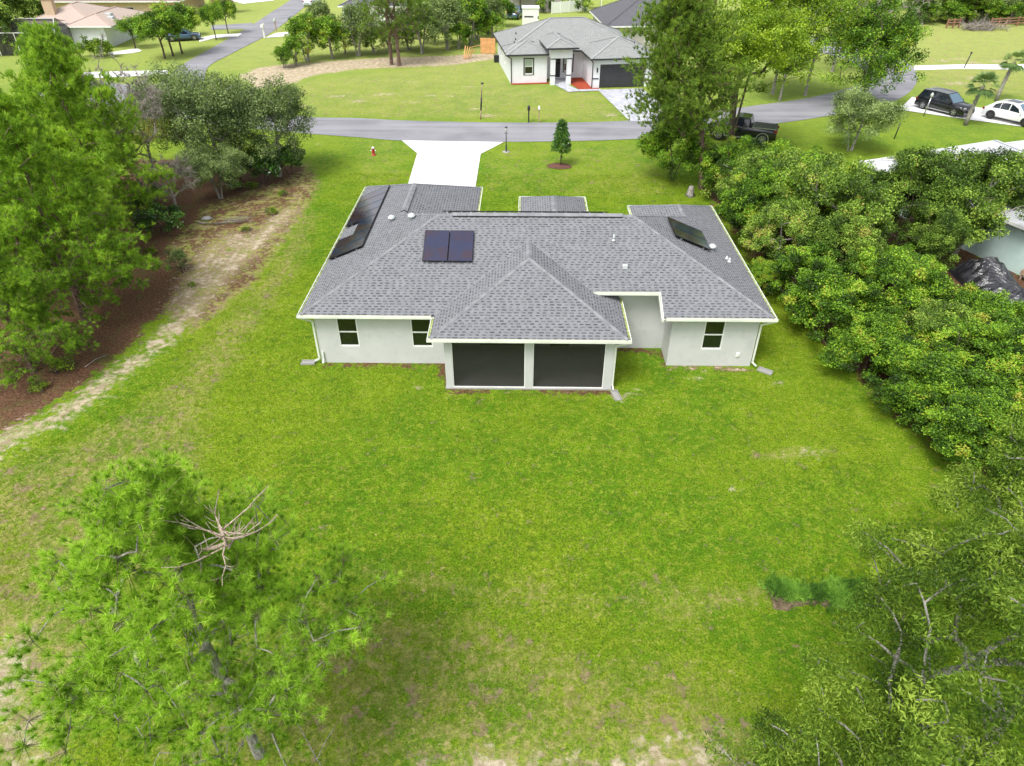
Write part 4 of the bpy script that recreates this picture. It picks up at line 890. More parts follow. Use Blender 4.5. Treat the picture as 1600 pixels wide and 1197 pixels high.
def vegetation():
    # --- foreground pine, lower left
    pine('pine_tree', 'young long-needled pine with pale bare top twigs in the lower left foreground', (-6.5, 8.7, 0), 9.9, 3.3, 11, M['needles'], k=330, tufts=14, per=64, ln=.175, wd=.011, rt=.11, zlow=.28, flatlay=.25, dead=60, bark=M['bark_grey'], prof=.75, tuft_sig=.22, lean=(.2, -.5), cone=1.05, tint0=.60, bare=(tuple(at(348, 832, 9.0)-Vector((-6.5, 8.7, 0))), 15, .95))
    # --- foreground oak, lower right
    broadleaf('oak_tree', 'narrow-leaved oak with pale grey trunk in the lower right corner', 'tree', (9.5, 6.9, 0), 9.2, 3.7, 21, M['leaf4'], M['bark_pale'], k=330, per=340, leaf=(.098, .028), sig=.34, zlow=.34, clear=(.1, -.6, 1.7, 7.2), lobes=(((-3.7, -.1, 2.9), (2.0, 1.5, 1.0), 70), ((-2.4, .8, 4.2), (1.4, 1.3, 1.0), 35)), rt=.17, lumps=11, lean=(-.6, .2), trunk_top=8.0, droop=.6, up=.4, tint0=.55)
    broadleaf('oak_tree', 'second narrow-leaved oak at the right edge, leaning over the lawn below the hedge', 'tree', (14.6, 12.9, 0), 6.8, 3.2, 22, M['leaf4'], M['bark_pale'], k=150, per=300, leaf=(.105, .030), sig=.38, zlow=.20, rt=.13, lumps=8, droop=.6, up=.4, tint0=.52)
    # --- pines on the left margin
    PG = 'tall pines of the left wood edge'
    a = pine('pine_tree', 'tall feathery pine at the wood edge left of the house, branches reaching the litter', (-21.9, 30, 0), 10.6, 3.7, 31, M['needles2'], k=520, tufts=12, per=26, ln=.26, wd=.023, rt=.17, zlow=.10, flatlay=.35, dead=60, prof=.72, group=PG, tuft_sig=.21, tint0=.58)
    copy_thing(a, (-25.6, 40.5, 0), 2.1, 'tall pine at the upper left edge, below the tan roofed house', (1.0, 1.0, 1.05))
    copy_thing(a, (-21.9, 25.4, 0), 4.0, 'low pine at the left edge with branches down to the litter beside the sandy track', (.72, .72, .62))
    b = pine('pine_tree', 'slimmer pine standing behind the feathery pine, in front of the bare grey tree', (-24.2, 36.3, 0), 7.2, 2.4, 32, M['needles2'], k=330, tufts=12, per=26, ln=.25, wd=.023, rt=.12, zlow=.08, flatlay=.3, dead=40, prof=.7, group=PG, tuft_sig=.21, tint0=.58)
    copy_thing(b, (-26.2, 33.0, 0), 1.3, 'pine cut off by the left edge of the picture at mid height', (1.25, 1.25, 1.45))
    copy_thing(a, (-28.5, 44.5, 0), 5.2, 'pine at the far upper left edge beside the pale driveway', (.9, .9, 1.0))
    # --- grey oaks beside the street
    OG = 'grey-green oaks between the left wood and the street'
    o = broadleaf('oak_tree', 'grey-green oak in the middle of the clump left of the driveway', 'tree', (-21.4, 49.8, 0), 8.6, 3.9, 41, M['oakleaf'], M['bark_grey'], k=270, per=130, leaf=(.135, .075), sig=.50, zlow=.12, rt=.15, stems=2, lumps=10, group=OG, lump_r=.38)
    copy_thing(o, (-18.3, 51.2, 0), 2.0, 'grey-green oak nearest the street, at the right end of its clump', (.85, .85, .88))
    copy_thing(o, (-25.4, 53.0, 0), 4.1, 'grey-green oak at the left end of its clump, beside the bare tree', (.95, .95, .93))
    copy_thing(o, (-21.0, 46.6, 0), 5.3, 'low grey-green oak at the front foot of its clump, above the fallen branch', (.62, .62, .5))
    dead_tree('bare_tree', 'bare grey tree with fine twigs between the pines and the grey-green oaks', 'tree', (-26.3, 46.3, 0), 9.9, 3.1, 44, k=230)
    dead_tree('bare_tree', 'smaller leafless grey tree low in front of the oak clump', 'tree', (-22.6, 43.2, 0), 4.2, 2.1, 45, k=80)
    broadleaf('tree', 'thin yellow-green tree around the bare grey tree', 'tree', (-26.2, 48.4, 0), 6.2, 2.8, 46, M['leaf2'], M['bark_grey'], k=90, per=60, leaf=(.12, .06), sig=.5, zlow=.2, rt=.09, tint0=.75)
    shrub('shrub', 'round dark green bush at the right foot of the pines', G(262, 366), 2.3, 1.6, 51, M['magnolia'], k=60, per=110, leaf=(.12, .06))
    shrub('shrub', 'small grey-green bush alone on the sandy litter', G(283, 424), 1.35, .9, 52, M['oakleaf'], k=26, per=90, leaf=(.08, .04), sig=.2)
    SG = 'dark bushes at the foot of the oak clump'
    s = shrub('shrub', 'dark green bush at the right foot of the oak clump beside the lawn', G(455, 272), 2.3, 1.5, 53, M['magnolia'], k=60, per=100, leaf=(.13, .07), group=SG)
    copy_thing(s, G(415, 288), 1.7, 'dark green bush under the oaks, second from the lawn', (1.2, 1.2, 1.2)); copy_thing(s, G(372, 296), 3.9, 'dark green bush under the middle oak, third from the lawn', (1.2, 1.2, 1.1))
    copy_thing(s, G(232, 330), .7, 'dark green bush deep between the pines and the oak clump', (1.1, 1.1, .8))
    WG = 'low weeds on the litter strip'
    q = shrub('weed_clump', 'low bright weeds on the litter right of the fallen branch', G(425, 335), .45, .55, 54, M['leaf3'], k=12, per=60, leaf=(.07, .035), sig=.16, cat='weeds', group=WG)
    for i, (x, y, s_, lb) in enumerate([(300, 448, .6, 'low weeds just below the lone grey-green bush'), (395, 295, 1.2, 'low weeds at the edge of the oak clump'), (442, 305, .9, 'low weeds under the right end of the oak clump'), (100, 575, 1.3, 'low weeds at the foot of the left-edge pine'), (60, 610, .9, 'low weeds at the left edge beside the litter'), (236, 398, 1.0, 'low weeds between the round bush and the grey-green bush'), (385, 361, .7, 'low yellow weeds just below the fallen branch')]):
        copy_thing(q, G(x, y), i*1.3, lb, (s_, s_, s_*.9))
    # --- right of the house
    pine('pine_tree', 'tall dense tree with ruddy trunk right of the front lawn, cut by the top edge', (12.9, 49.0, 0), 13.6, 3.25, 61, M['needles3'], k=620, tufts=12, per=18, ln=.27, wd=.04, rt=.19, zlow=.32, flatlay=.5, dead=90, prof=.30, xoff=-1.0, lean=(-2.3, .3), tuft_sig=.30, tint0=.60)
    broadleaf('tree', 'bright green tree with several dark stems in front of the parked pickup', 'tree', G(1141, 236), 12.8, 5.0, 62, M['leaf3'], M['bark_dark'], k=420, per=80, leaf=(.17, .11), sig=.46, zlow=.30, rt=.17, stems=3, lumps=12, trunk_top=9.5, tint0=.56)
    broadleaf('tree', 'round dark green tree left of the black car at the driveway', 'tree', G(1340, 172), 10.2, 4.5, 63, M['leaf'], M['bark_dark'], k=300, per=105, leaf=(.17, .11), sig=.55, zlow=.08, rt=.16, stems=2, lumps=9, tint0=.52)
    t65 = broadleaf('tree', 'light green tree behind the bright many-stemmed tree, at the top edge', 'tree', (26.0, 77, 0), 11.5, 4.8, 65, M['leaf3'], M['bark_grey'], k=230, per=70, leaf=(.2, .13), sig=.6, zlow=.2, rt=.15, tint0=.6)
    copy_thing(t65, G(1258, 150), 2.4, 'light green tree right of the many-stemmed tree, beyond the street', (.95, .95, .9)); copy_thing(t65, G(1218, 158), .7, 'light green tree at the street edge just right of the many-stemmed tree', (.75, .75, .72)); copy_thing(t65, G(1300, 112), 4.4, 'light green tree behind the round dark green tree', (1.0, 1.0, .9))
    dead_tree('bare_tree', 'bare grey branches rising above the round dark green tree, at the top edge', 'tree', (35.5, 76.5, 0), 12.0, 4.2, 64, k=120)
    broadleaf('oak_tree', 'small grey-green oak between the pickup and the pale neighbouring roof', 'tree', G(1328, 236), 4.9, 3.2, 66, M['oakleaf'], M['bark_grey'], k=220, per=130, leaf=(.13, .07), sig=.42, zlow=.15, rt=.1, stems=2)
    shrub('shrub', 'leafy bush at the foot of the tall ruddy-trunked tree', (11.0, 50.6, 0), 5.6, 2.6, 67, M['leaf'], k=210, per=110, leaf=(.14, .09), sig=.35)
    shrub('shrub', 'second leafy bush, at the house side of the tall ruddy-trunked tree', (13.6, 46.8, 0), 2.6, 1.7, 68, M['leaf2'], k=70, per=90, leaf=(.14, .09), sig=.35)
    # --- the overgrown hedge along the right boundary
    HG = 'trees and bushes of the overgrown hedge on the right boundary'
    src = {}
    src['a'] = broadleaf('hedge_tree', 'hedge tree beside the front right corner of the house roof', 'tree', (14.3, 46.2, 0), 4.8, 2.5, 71, M['leaf'], M['bark_dark'], k=170, per=190, leaf=(.10, .062), sig=.29, zlow=.03, rt=.09, stems=2, group=HG)
    src['b'] = broadleaf('hedge_tree', 'olive hedge tree level with the small panel pair on the right roof slope', 'tree', (14.9, 42.4, 0), 5.3, 2.7, 72, M['leaf2'], M['bark_grey'], k=180, per=190, leaf=(.10, .058), sig=.30, zlow=.03, rt=.10, stems=2, group=HG)
    src['c'] = broadleaf('hedge_tree', 'tall dark oak in the middle of the hedge, hiding the pale neighbouring house', 'tree', (21.9, 38.0, 0), 6.7, 2.7, 73, M['leaf2'], M['bark_dark'], k=300, per=190, leaf=(.105, .068), sig=.36, zlow=.05, rt=.16, stems=3, group=HG, lumps=11, tint0=.42)
    src['d'] = broadleaf('hedge_shrub', 'bright leafy hedge shrub beside the back right corner of the house', 'shrub', (14.4, 31.8, 0), 3.6, 2.2, 74, M['leaf'], M['bark_dark'], k=200, per=180, leaf=(.095, .06), sig=.26, zlow=.0, rt=.05, stems=4, group=HG, parts=('stem', 'foliage'), tint0=.54)
    src['e'] = broadleaf('hedge_shrub', 'yellow-green hedge shrub in front of the black tarp', 'shrub', (21.0, 28.2, 0), 3.0, 2.3, 75, M['leaf'], M['bark_dark'], k=200, per=180, leaf=(.09, .058), sig=.26, zlow=.0, rt=.05, stems=4, group=HG, parts=('stem', 'foliage'), tint0=.64)
    L = [('a', 14.5, 38.9, 1.0, .95, 1.0, 'hedge tree level with the middle of the right roof slope'), ('b', 15.0, 35.4, 1.9, .85, .85, 'hedge tree level with the notch in the back of the house'),
         ('a', 18.2, 47.0, 2.5, 1.15, .85, 'hedge tree in front of the many-stemmed bright tree'), ('b', 18.2, 43.2, .7, 1.05, .9, 'hedge tree left of the pale neighbouring house corner'),
         ('c', 25.2, 41.0, 2.2, .75, .75, 'tall oak crown over the pale roof, right of the hedge middle'), ('c', 17.3, 33.6, 4.0, .72, .66, 'medium dark oak at the inner side of the hedge behind the roof corner'),
         ('a', 19.8, 46.2, 5.1, .65, .55, 'hedge tree directly before the left end of the pale roof'), ('b', 26.0, 38.4, 3.3, 1.3, 1.2, 'pale olive tree leaning over the mint wall at the right edge'),
         ('d', 15.6, 28.7, 1.2, .95, .9, 'hedge shrub just behind the back right corner'), ('e', 16.3, 26.0, 2.4, .85, .85, 'hedge shrub level with the screened porch front'), ('d', 17.3, 23.4, 3.6, .9, .8, 'hedge shrub where the lawn edge bends toward the right'),
         ('e', 18.6, 21.2, 4.8, .85, .8, 'second last hedge shrub along the lawn edge'), ('d', 20.2, 19.0, 5.5, .9, .8, 'last hedge shrub along the lawn edge, above the right oak'),
         ('a', 18.8, 30.3, 3.0, .9, .85, 'hedge tree two rows in from the lawn, below the dark oak'), ('b', 19.2, 26.3, 4.4, .75, .62, 'olive hedge bush two rows in, right of the porch level'),
         ('d', 21.6, 24.6, .4, 1.05, .85, 'hedge shrub in the middle of the lower hedge'), ('e', 22.4, 21.6, 1.5, 1.0, .85, 'yellow-green shrub in the lower hedge near the right edge'), ('a', 24.4, 26.8, 2.6, .85, .60, 'hedge shrub at the right edge, just below the tarp'),
         ('d', 24.9, 23.6, 3.3, 1.05, .85, 'hedge shrub at the right edge of the picture'), ('e', 20.4, 32.6, 4.2, .9, .9, 'hedge shrub left of the black tarp'), ('d', 23.3, 19.0, 4.6, 1.0, .8, 'lowest hedge shrub at the right edge'),
         ('a', 16.8, 39.6, 4.3, 1.1, 1.15, 'hedge tree between the roof slope and the tall dark oak'), ('b', 20.2, 42.6, 1.1, .7, .60, 'hedge tree before the mint gable wall'), ('c', 28.2, 40.0, 3.1, .85, .85, 'thin oak over the pale roof at the right edge'),
         ('c', 22.6, 35.0, 5.4, .62, .62, 'dark oak just above the black tarp'), ('e', 13.9, 33.6, .3, .6, .55, 'small leafy sapling at the lawn edge beside the roof corner'), ('d', 14.2, 43.2, 5.9, .62, .6, 'low bush at the lawn edge behind the right wing')]
    L += [('b', 25.6, 45.6, 4.6, .6, .8, 'oak rising over the left end of the pale roof'), ('b', 17.2, 36.6, 5.0, 1.1, 1.25, 'slender olive tree between the roof slope and the dark oak'), ('a', 19.6, 24.2, 5.7, .9, .72, 'leafy hedge bush between the lawn edge and the lower hedge')]
    L += [('d', 17.9, 20.2, 2.2, .85, .72, 'low hedge bush at the lawn edge where the right oak begins'), ('e', 19.4, 17.3, .8, .9, .7, 'low yellow-green bush between the hedge end and the right oak'), ('d', 16.6, 22.6, 4.9, .7, .62, 'small hedge bush poking onto the lawn above the right oak')]
    L = [(kk, x-(.9 if y < 34 else .5), y, rz, sr*(1.12 if y < 34 else 1.05), sh*1.08, lb) for kk, x, y, rz, sr, sh, lb in L]
    for kk, x, y, rz, sr, sh, lb in L: copy_thing(src[kk], (x, y, 0), rz, lb, (sr, sr, sh))
    # --- small ornamental tree on the front lawn
    r = np.random.default_rng(81); T = thing('ornamental_tree', 'small cone-shaped magnolia in a mulch ring on the front lawn', 'tree', G(876, 259))
    z = np.linspace(1.15, 3.35, 60); rr = .80*np.clip((3.45-z)/2.3, 0, 1)**.7*np.clip((z-.95)/.35, .3, 1); az = np.arange(60)*2.4; C = np.stack([rr*np.cos(az)*.8, rr*np.sin(az)*.8, z], 1)
    V, t = leaves(r, C, 90, .22, .13, .065, .5+r.normal(0, .12, 60)); np_mesh('crown', V, 4, M['magnolia'], T, t)
    m = MB(); m.tube([(0, 0, 0), (.01, 0, .8), (0, .02, 1.6), (0, 0, 3.2)], [.045, .035, .03, .01], 8); m.lathe([(.07, .62), (.09, .7), (.05, .8)], (0.04, 0, 0), 8); m.build('trunk', M['bark_dark'], T)
    m = MB(); r2 = random.Random(3); n = 28
    ring = [(.95*(1+.12*r2.uniform(-1, 1))*cos(2*pi*i/n), .75*(1+.12*r2.uniform(-1, 1))*sin(2*pi*i/n)) for i in range(n)]
    for i in range(n): m.quad((0, 0, .09), (*ring[i], .035), (*ring[(i+1) % n], .035))
    o = m.build('mulch_ring', M['mulch2']); o.location = G(874, 260); tag(o, kind='structure')
    # --- the lot across the street
    LG = 'trees at the back of the sandy lot'
    t1 = broadleaf('tree', 'round green tree at the left end of the sandy lot tree line', 'tree', G(480, 96), 5.6, 2.7, 91, M['leaf'], M['bark_grey'], k=120, per=80, leaf=(.2, .13), sig=.5, zlow=.05, stems=2, group=LG, tint0=.55)
    t2 = broadleaf('oak_tree', 'grey-green oak at the middle of the sandy lot tree line', 'tree', G(660, 84), 6.2, 3.0, 92, M['oakleaf'], M['bark_grey'], k=130, per=80, leaf=(.2, .12), sig=.55, zlow=.05, stems=2, group=LG)
    for (kk, x, y, sr, sh, rz, lb) in ((t1, 520, 92, 1.0, .9, 1.2, 'green tree second from the left in the sandy lot tree line'), (t2, 560, 88, 1.0, 1.0, 2.2, 'tree just left of the two tall pine trunks'), (t1, 445, 106, .5, .45, 3.1, 'low bush at the left tip of the sandy lot tree line'), (t1, 463, 103, .6, .6, .4, 'bush second from the left tip of the sandy lot tree line'),
                                    (t2, 700, 78, 1.05, 1.1, 4.2, 'grey-green tree right of the pines on the sandy lot'), (t1, 735, 70, 1.1, 1.1, 5.0, 'green tree behind the new board fence'), (t2, 762, 55, 1.0, .9, .9, 'oak left of the white house roof'), (t1, 690, 50, 1.0, 1.2, 2.8, 'back row tree right of the dark roofed house'), (t1, 785, 42, .8, .8, 3.8, 'yellow-green tree touching the white house roof edge'), (t2, 610, 80, .8, .6, 5.6, 'low oak behind the tall pine trunks'), (t2, 505, 60, .7, .8, .2, 'small oak before the dark roofed house')):
        copy_thing(kk, G(x, y), rz, lb, (sr, sr, sh))
    for (kk, x, y, sr, sh, rz, lb) in ((t2, 540, 84, .8, .62, .6, 'low grey-green bush between the round tree and the pines'), (t1, 585, 84, .8, .6, 1.6, 'low green bush just left of the pine trunks'), (t1, 640, 78, .95, .7, 2.6, 'low green tree just right of the pine trunks'), (t2, 680, 70, .9, .8, 3.6, 'olive tree in the second row right of the pines'), (t1, 716, 76, .8, .6, 4.6, 'low green bush at the sand edge, left of the leaning boards'),
                                       (t2, 745, 62, 1.0, 1.0, 5.6, 'olive tree directly behind the board fence'), (t1, 770, 66, .7, .7, .9, 'green bush squeezed between the board fence and the white house'), (t2, 725, 38, 1.1, 1.1, 1.9, 'olive tree in the back row behind the board fence'), (t1, 655, 44, 1.0, 1.1, 2.9, 'green tree in front of the right end of the charcoal roof')):
        copy_thing(kk, G(x, y), rz, lb, (sr, sr, sh))
    p1 = pine('pine_tree', 'tall pine with bare ruddy trunk on the sandy lot, right one of two', G(624, 103), 13, 3.6, 93, M['needles3'], k=200, tufts=7, per=14, ln=.34, wd=.045, rt=.20, zlow=.26, flatlay=.6, dead=50, prof=.4, group='two tall pines on the sandy lot')
    copy_thing(p1, G(612, 101), 2.0, 'tall pine with bare ruddy trunk on the sandy lot, left one of two', (.9, .9, 1.0))
    SG2 = 'street trees left of the side street'
    t3 = broadleaf('street_tree', 'round street tree nearest the camera, left one of the three beside the side street', 'tree', G(258, 92), 5.6, 2.9, 94, M['leaf'], M['bark_dark'], k=110, per=90, leaf=(.2, .13), sig=.5, zlow=.34, rt=.12, group=SG2, tint0=.58)
    copy_thing(t3, G(271, 88), 1.9, 'round street tree in the middle of the three beside the side street', (1.0, 1.0, 1.05)); copy_thing(t3, G(285, 84), 3.5, 'round street tree at the right of the three beside the side street', (.95, .95, 1.1))
    copy_thing(t3, G(338, 62), .8, 'small street tree beside the far driveway, left of two', (.62, .62, .85)); copy_thing(t3, G(357, 53), 2.8, 'small street tree beside the far driveway, right of two', (.6, .6, .85))
    copy_thing(t3, G(300, 55), 4.8, 'low bushy tree at the far driveway, behind the street trees', (.6, .6, .45)); copy_thing(t3, G(212, 76), 4.1, 'tree in front of the garage end of the tan roofed house', (.7, .7, .7))
    copy_thing(t3, G(318, 18), 5.6, 'dark tree at the top edge beside the side street', (1.0, 1.0, 1.1)); copy_thing(t3, G(285, 12), .5, 'dark tree at the top edge right of the brown roofed house', (1.3, 1.3, 1.1))
    FG = 'trees at the top left beyond the tan roofed house'
    t4 = broadleaf('tree', 'dark round tree at the top left corner', 'tree', G(30, 66), 8.5, 4.4, 95, M['leaf2'], M['bark_dark'], k=130, per=90, leaf=(.26, .17), sig=.75, zlow=.05, stems=2, group=FG, tint0=.42)
    copy_thing(t4, G(-30, 60), 2.2, 'dark tree cut by the left edge at the top left corner', (1.1, 1.1, 1.1)); copy_thing(t4, G(66, 60), 4.2, 'dark tree left of the tan roofed house', (.7, .7, .75)); copy_thing(t4, G(10, 85), 1.0, 'green tree at the left edge below the top left corner', (.7, .7, .8))
    copy_thing(t4, G(120, -20), 1.0, 'tree beyond the brown roofed house, left', (1, 1, .9)); copy_thing(t4, G(230, -22), 3.0, 'tree beyond the brown roofed house, right', (.9, .9, .9))
    # plants before the screened pool cage
    t5 = shrub('shrub', 'garden bush before the dark pool screen, left', G(92, 102), 2.6, 1.6, 96, M['leaf3'], k=35, per=60, leaf=(.2, .12), sig=.4, group='garden bushes before the pool screen')
    copy_thing(t5, G(120, 93), 2.0, 'garden bush before the dark pool screen, middle', (.8, .8, .6)); copy_thing(t5, G(146, 88), 3.0, 'garden bush before the dark pool screen, right', (1.0, 1.0, .9)); copy_thing(t5, G(165, 90), 4.0, 'garden bush between the pool screen and the white end wall', (.8, .8, .8))
    # far tree line at the top right
    TG = 'far wood behind the rail fence'
    names = ['first tree of the far wood, right above the bare branches', 'second tree of the far wood behind the rail fence', 'third tree of the far wood, above the short rail fence piece', 'fourth tree of the far wood, left of the brush pile', 'fifth tree of the far wood, just above the brush pile', 'sixth tree of the far wood, above the long rail fence', 'seventh tree of the far wood, near the right edge', 'last tree of the far wood at the top right corner']
    for i, lb in enumerate(names):
        x = 1432+i*25; s_ = .95+.12*sin(i*2.1); copy_thing(t4 if i % 2 else t2, G(x, 36-(i % 3)*6), i*1.7, lb, (s_, s_, s_*(.8 if i % 2 else 1.1)), group=TG)
    for i, (x, y) in enumerate(((1450, 8), (1500, 4), (1550, 6), (1600, 2), (1400, 10), (1365, 14))):
        copy_thing(t4, G(x, y), i*2.3, ['back row tree of the far wood, second from the left', 'back row tree of the far wood, third from the left', 'back row tree of the far wood, fourth from the left', 'back row tree of the far wood at the corner', 'back row tree of the far wood behind the bare branches', 'back row tree of the far wood, leftmost'][i], (1.1, 1.1, 1.1), group=TG)
    for i, wd_ in enumerate(('first', 'second', 'third', 'fourth', 'fifth', 'sixth', 'seventh', 'eighth')):
        copy_thing(t1, G(1440+i*23, 37-(i % 2)*4), i*1.1, wd_+' low bush from the left along the foot of the far wood', (1.1, 1.1, .62), group='bushes along the foot of the far wood')
    # behind the white house
    copy_thing(t3, G(813, 20), 1.0, 'tree standing before the low grey building at the top edge', (.9, .9, 1.0)); t6 = shrub('shrub', 'leafy bush behind the white house ridge, left', G(850, 20), 3.0, 1.6, 97, M['leaf2'], k=30, per=60, leaf=(.22, .13), sig=.4, group='bushes behind the white house ridge')
    copy_thing(t6, G(882, 16), 2.0, 'leafy bush behind the white house ridge, middle', (1.1, 1.1, 1.0)); copy_thing(t6, G(912, 20), 3.3, 'leafy bush behind the white house ridge, right', (1.0, 1.0, 1.0))
    # palms
    def palm(loc, h, seed, label, lean, grp):
        r = random.Random(seed); T = thing('palm_tree', label, 'palm tree', loc, 0, grp); m = MB()
        pts = [(lean[0]*t*t, lean[1]*t*t, h*t) for t in (0, .25, .5, .75, 1)]; m.tube(pts, [.20, .17, .15, .17, .13], 9)
        for i in range(16):
            t = .3+i*.045; a = i*2.4; m.bar((lean[0]*t*t+.13*cos(a), lean[1]*t*t+.13*sin(a), h*t), (lean[0]*t*t+.27*cos(a), lean[1]*t*t+.27*sin(a), h*t+.16), .07, .03)
        m.build('trunk', M['bark_grey'], T); V = []; tn = []
        top = Vector((lean[0], lean[1], h))
        for i in range(40):
            a = i*2.39; el = radians(r.uniform(-30, 75)); L = r.uniform(.55, .8); d = Vector((cos(a)*cos(el), sin(a)*cos(el), sin(el))); b = top+d*L; side = d.cross(Vector((0, 0, 1))).normalized(); V += [top-side*.012, top+side*.012, b+side*.012, b-side*.012]; tn += [.8]*4
            for k in range(13):
                f = (k-6)/6*1.15; q = (d*cos(f)+side*sin(f)).normalized(); l2 = .85*(1-.25*abs(f)); e = b+q*l2+Vector((0, 0, -.22*l2*(1+r.random()))); mid = b+q*l2*.5; w2 = d.cross(q); n2 = side.cross(d).normalized(); pp = q.cross(n2).normalized()*.05
                V += [b, mid+pp, e, mid-pp]; c_ = .35+.35*r.random()+(-.2 if el < 0 else .1); tn += [c_]*4
        np_mesh('fronds', np.array([tuple(v) for v in V]), 4, M['palm'], T, np.array(tn))
    palm(G(1508, 196), 3.4, 1, 'palm on the lawn right before the driveway, between the black and the white car', (.35, 0), 'two palms near the parked cars')
    palm(G(1556, 158), 3.6, 2, 'palm beyond the driveway behind the white car', (.5, .2), 'two palms near the parked cars')
    # palm with brown skirt at the top
    for i, (x, y, lb) in enumerate(((342, 22, 'shaggy brown skirted palm at the top edge, left of two'), (360, 20, 'shaggy brown skirted palm at the top edge, right of two'))):
        r3 = np.random.default_rng(300+i); T = thing('skirted_palm', lb, 'palm tree', G(x, y), 0, 'brown skirted palms'); C = np.stack([r3.normal(0, .35, 120), r3.normal(0, .35, 120), 1.4+2.2*r3.random(120)], 1)
        V, t = needles(r3, C, np.tile([0, 0, -1.], (120, 1)), 14, .8, .08, np.full(120, .5)); np_mesh('skirt', V, 3, M['oldwood'], T, t)
        C = np.stack([r3.normal(0, .5, 40), r3.normal(0, .5, 40), 3.8+.4*r3.random(40)], 1); V, t = needles(r3, C, C*[1, 1, 0]+[0, 0, .6], 14, .9, .08, np.full(40, .5)); np_mesh('fronds', V, 3, M['palm'], T, t)
        m = MB(); m.tube([(0, 0, 0), (0, 0, 3.9)], .2, 8); m.build('trunk', M['bark_grey'], T)
vegetation()

# ------------------------------------------------------------------ neighbouring buildings
def local_roof(parent, specs, mat, E, s, fascia=None, name='roof', fh=.16):
    r = MB(); fa = MB(); c = MB()
    for i, (x0, x1, y0, y1, dz) in enumerate(specs):
        e = E+dz+.004*i; segs = hip(r, x0, x1, y0, y1, e, s)
        for a, b in segs: c.bar((a[0], a[1], a[2]+.012), (b[0], b[1], b[2]+.012), .26, .02)
        g = .003*i
        fa.box(x0-.04-g, x1+.04+g, y0-.04-g, y0-.002, e-fh, e+.01); fa.box(x0-.04-g, x1+.04+g, y1+.002, y1+.04+g, e-fh, e+.01); fa.box(x0-.04-g, x0-.002, y0, y1, e-fh, e+.009); fa.box(x1+.002, x1+.04+g, y0, y1, e-fh, e+.009)
        fa.box(x0+.01, x1-.01, y0+.01, y1-.01, e-.05-g, e-.03-g)
    R = r.build(name, mat, parent); fa.build('fascia', fascia or M['white'], parent); c.build('ridge_cap', mat_cap(mat), R)
    return R
_caps = {}
def mat_cap(m):
    if m.name not in _caps: _caps[m.name] = plain(m.name+'_cap', {'pale_grey_shingles': (.32, .335, .33), 'charcoal_shingles': (.11, .11, .12), 'tan_shingles': (.42, .32, .27), 'brown_shingles': (.2, .15, .13), 'white_grey_shingles': (.56, .57, .6)}.get(m.name, (.3, .3, .3)), .9, spec=.2)
    return _caps[m.name]

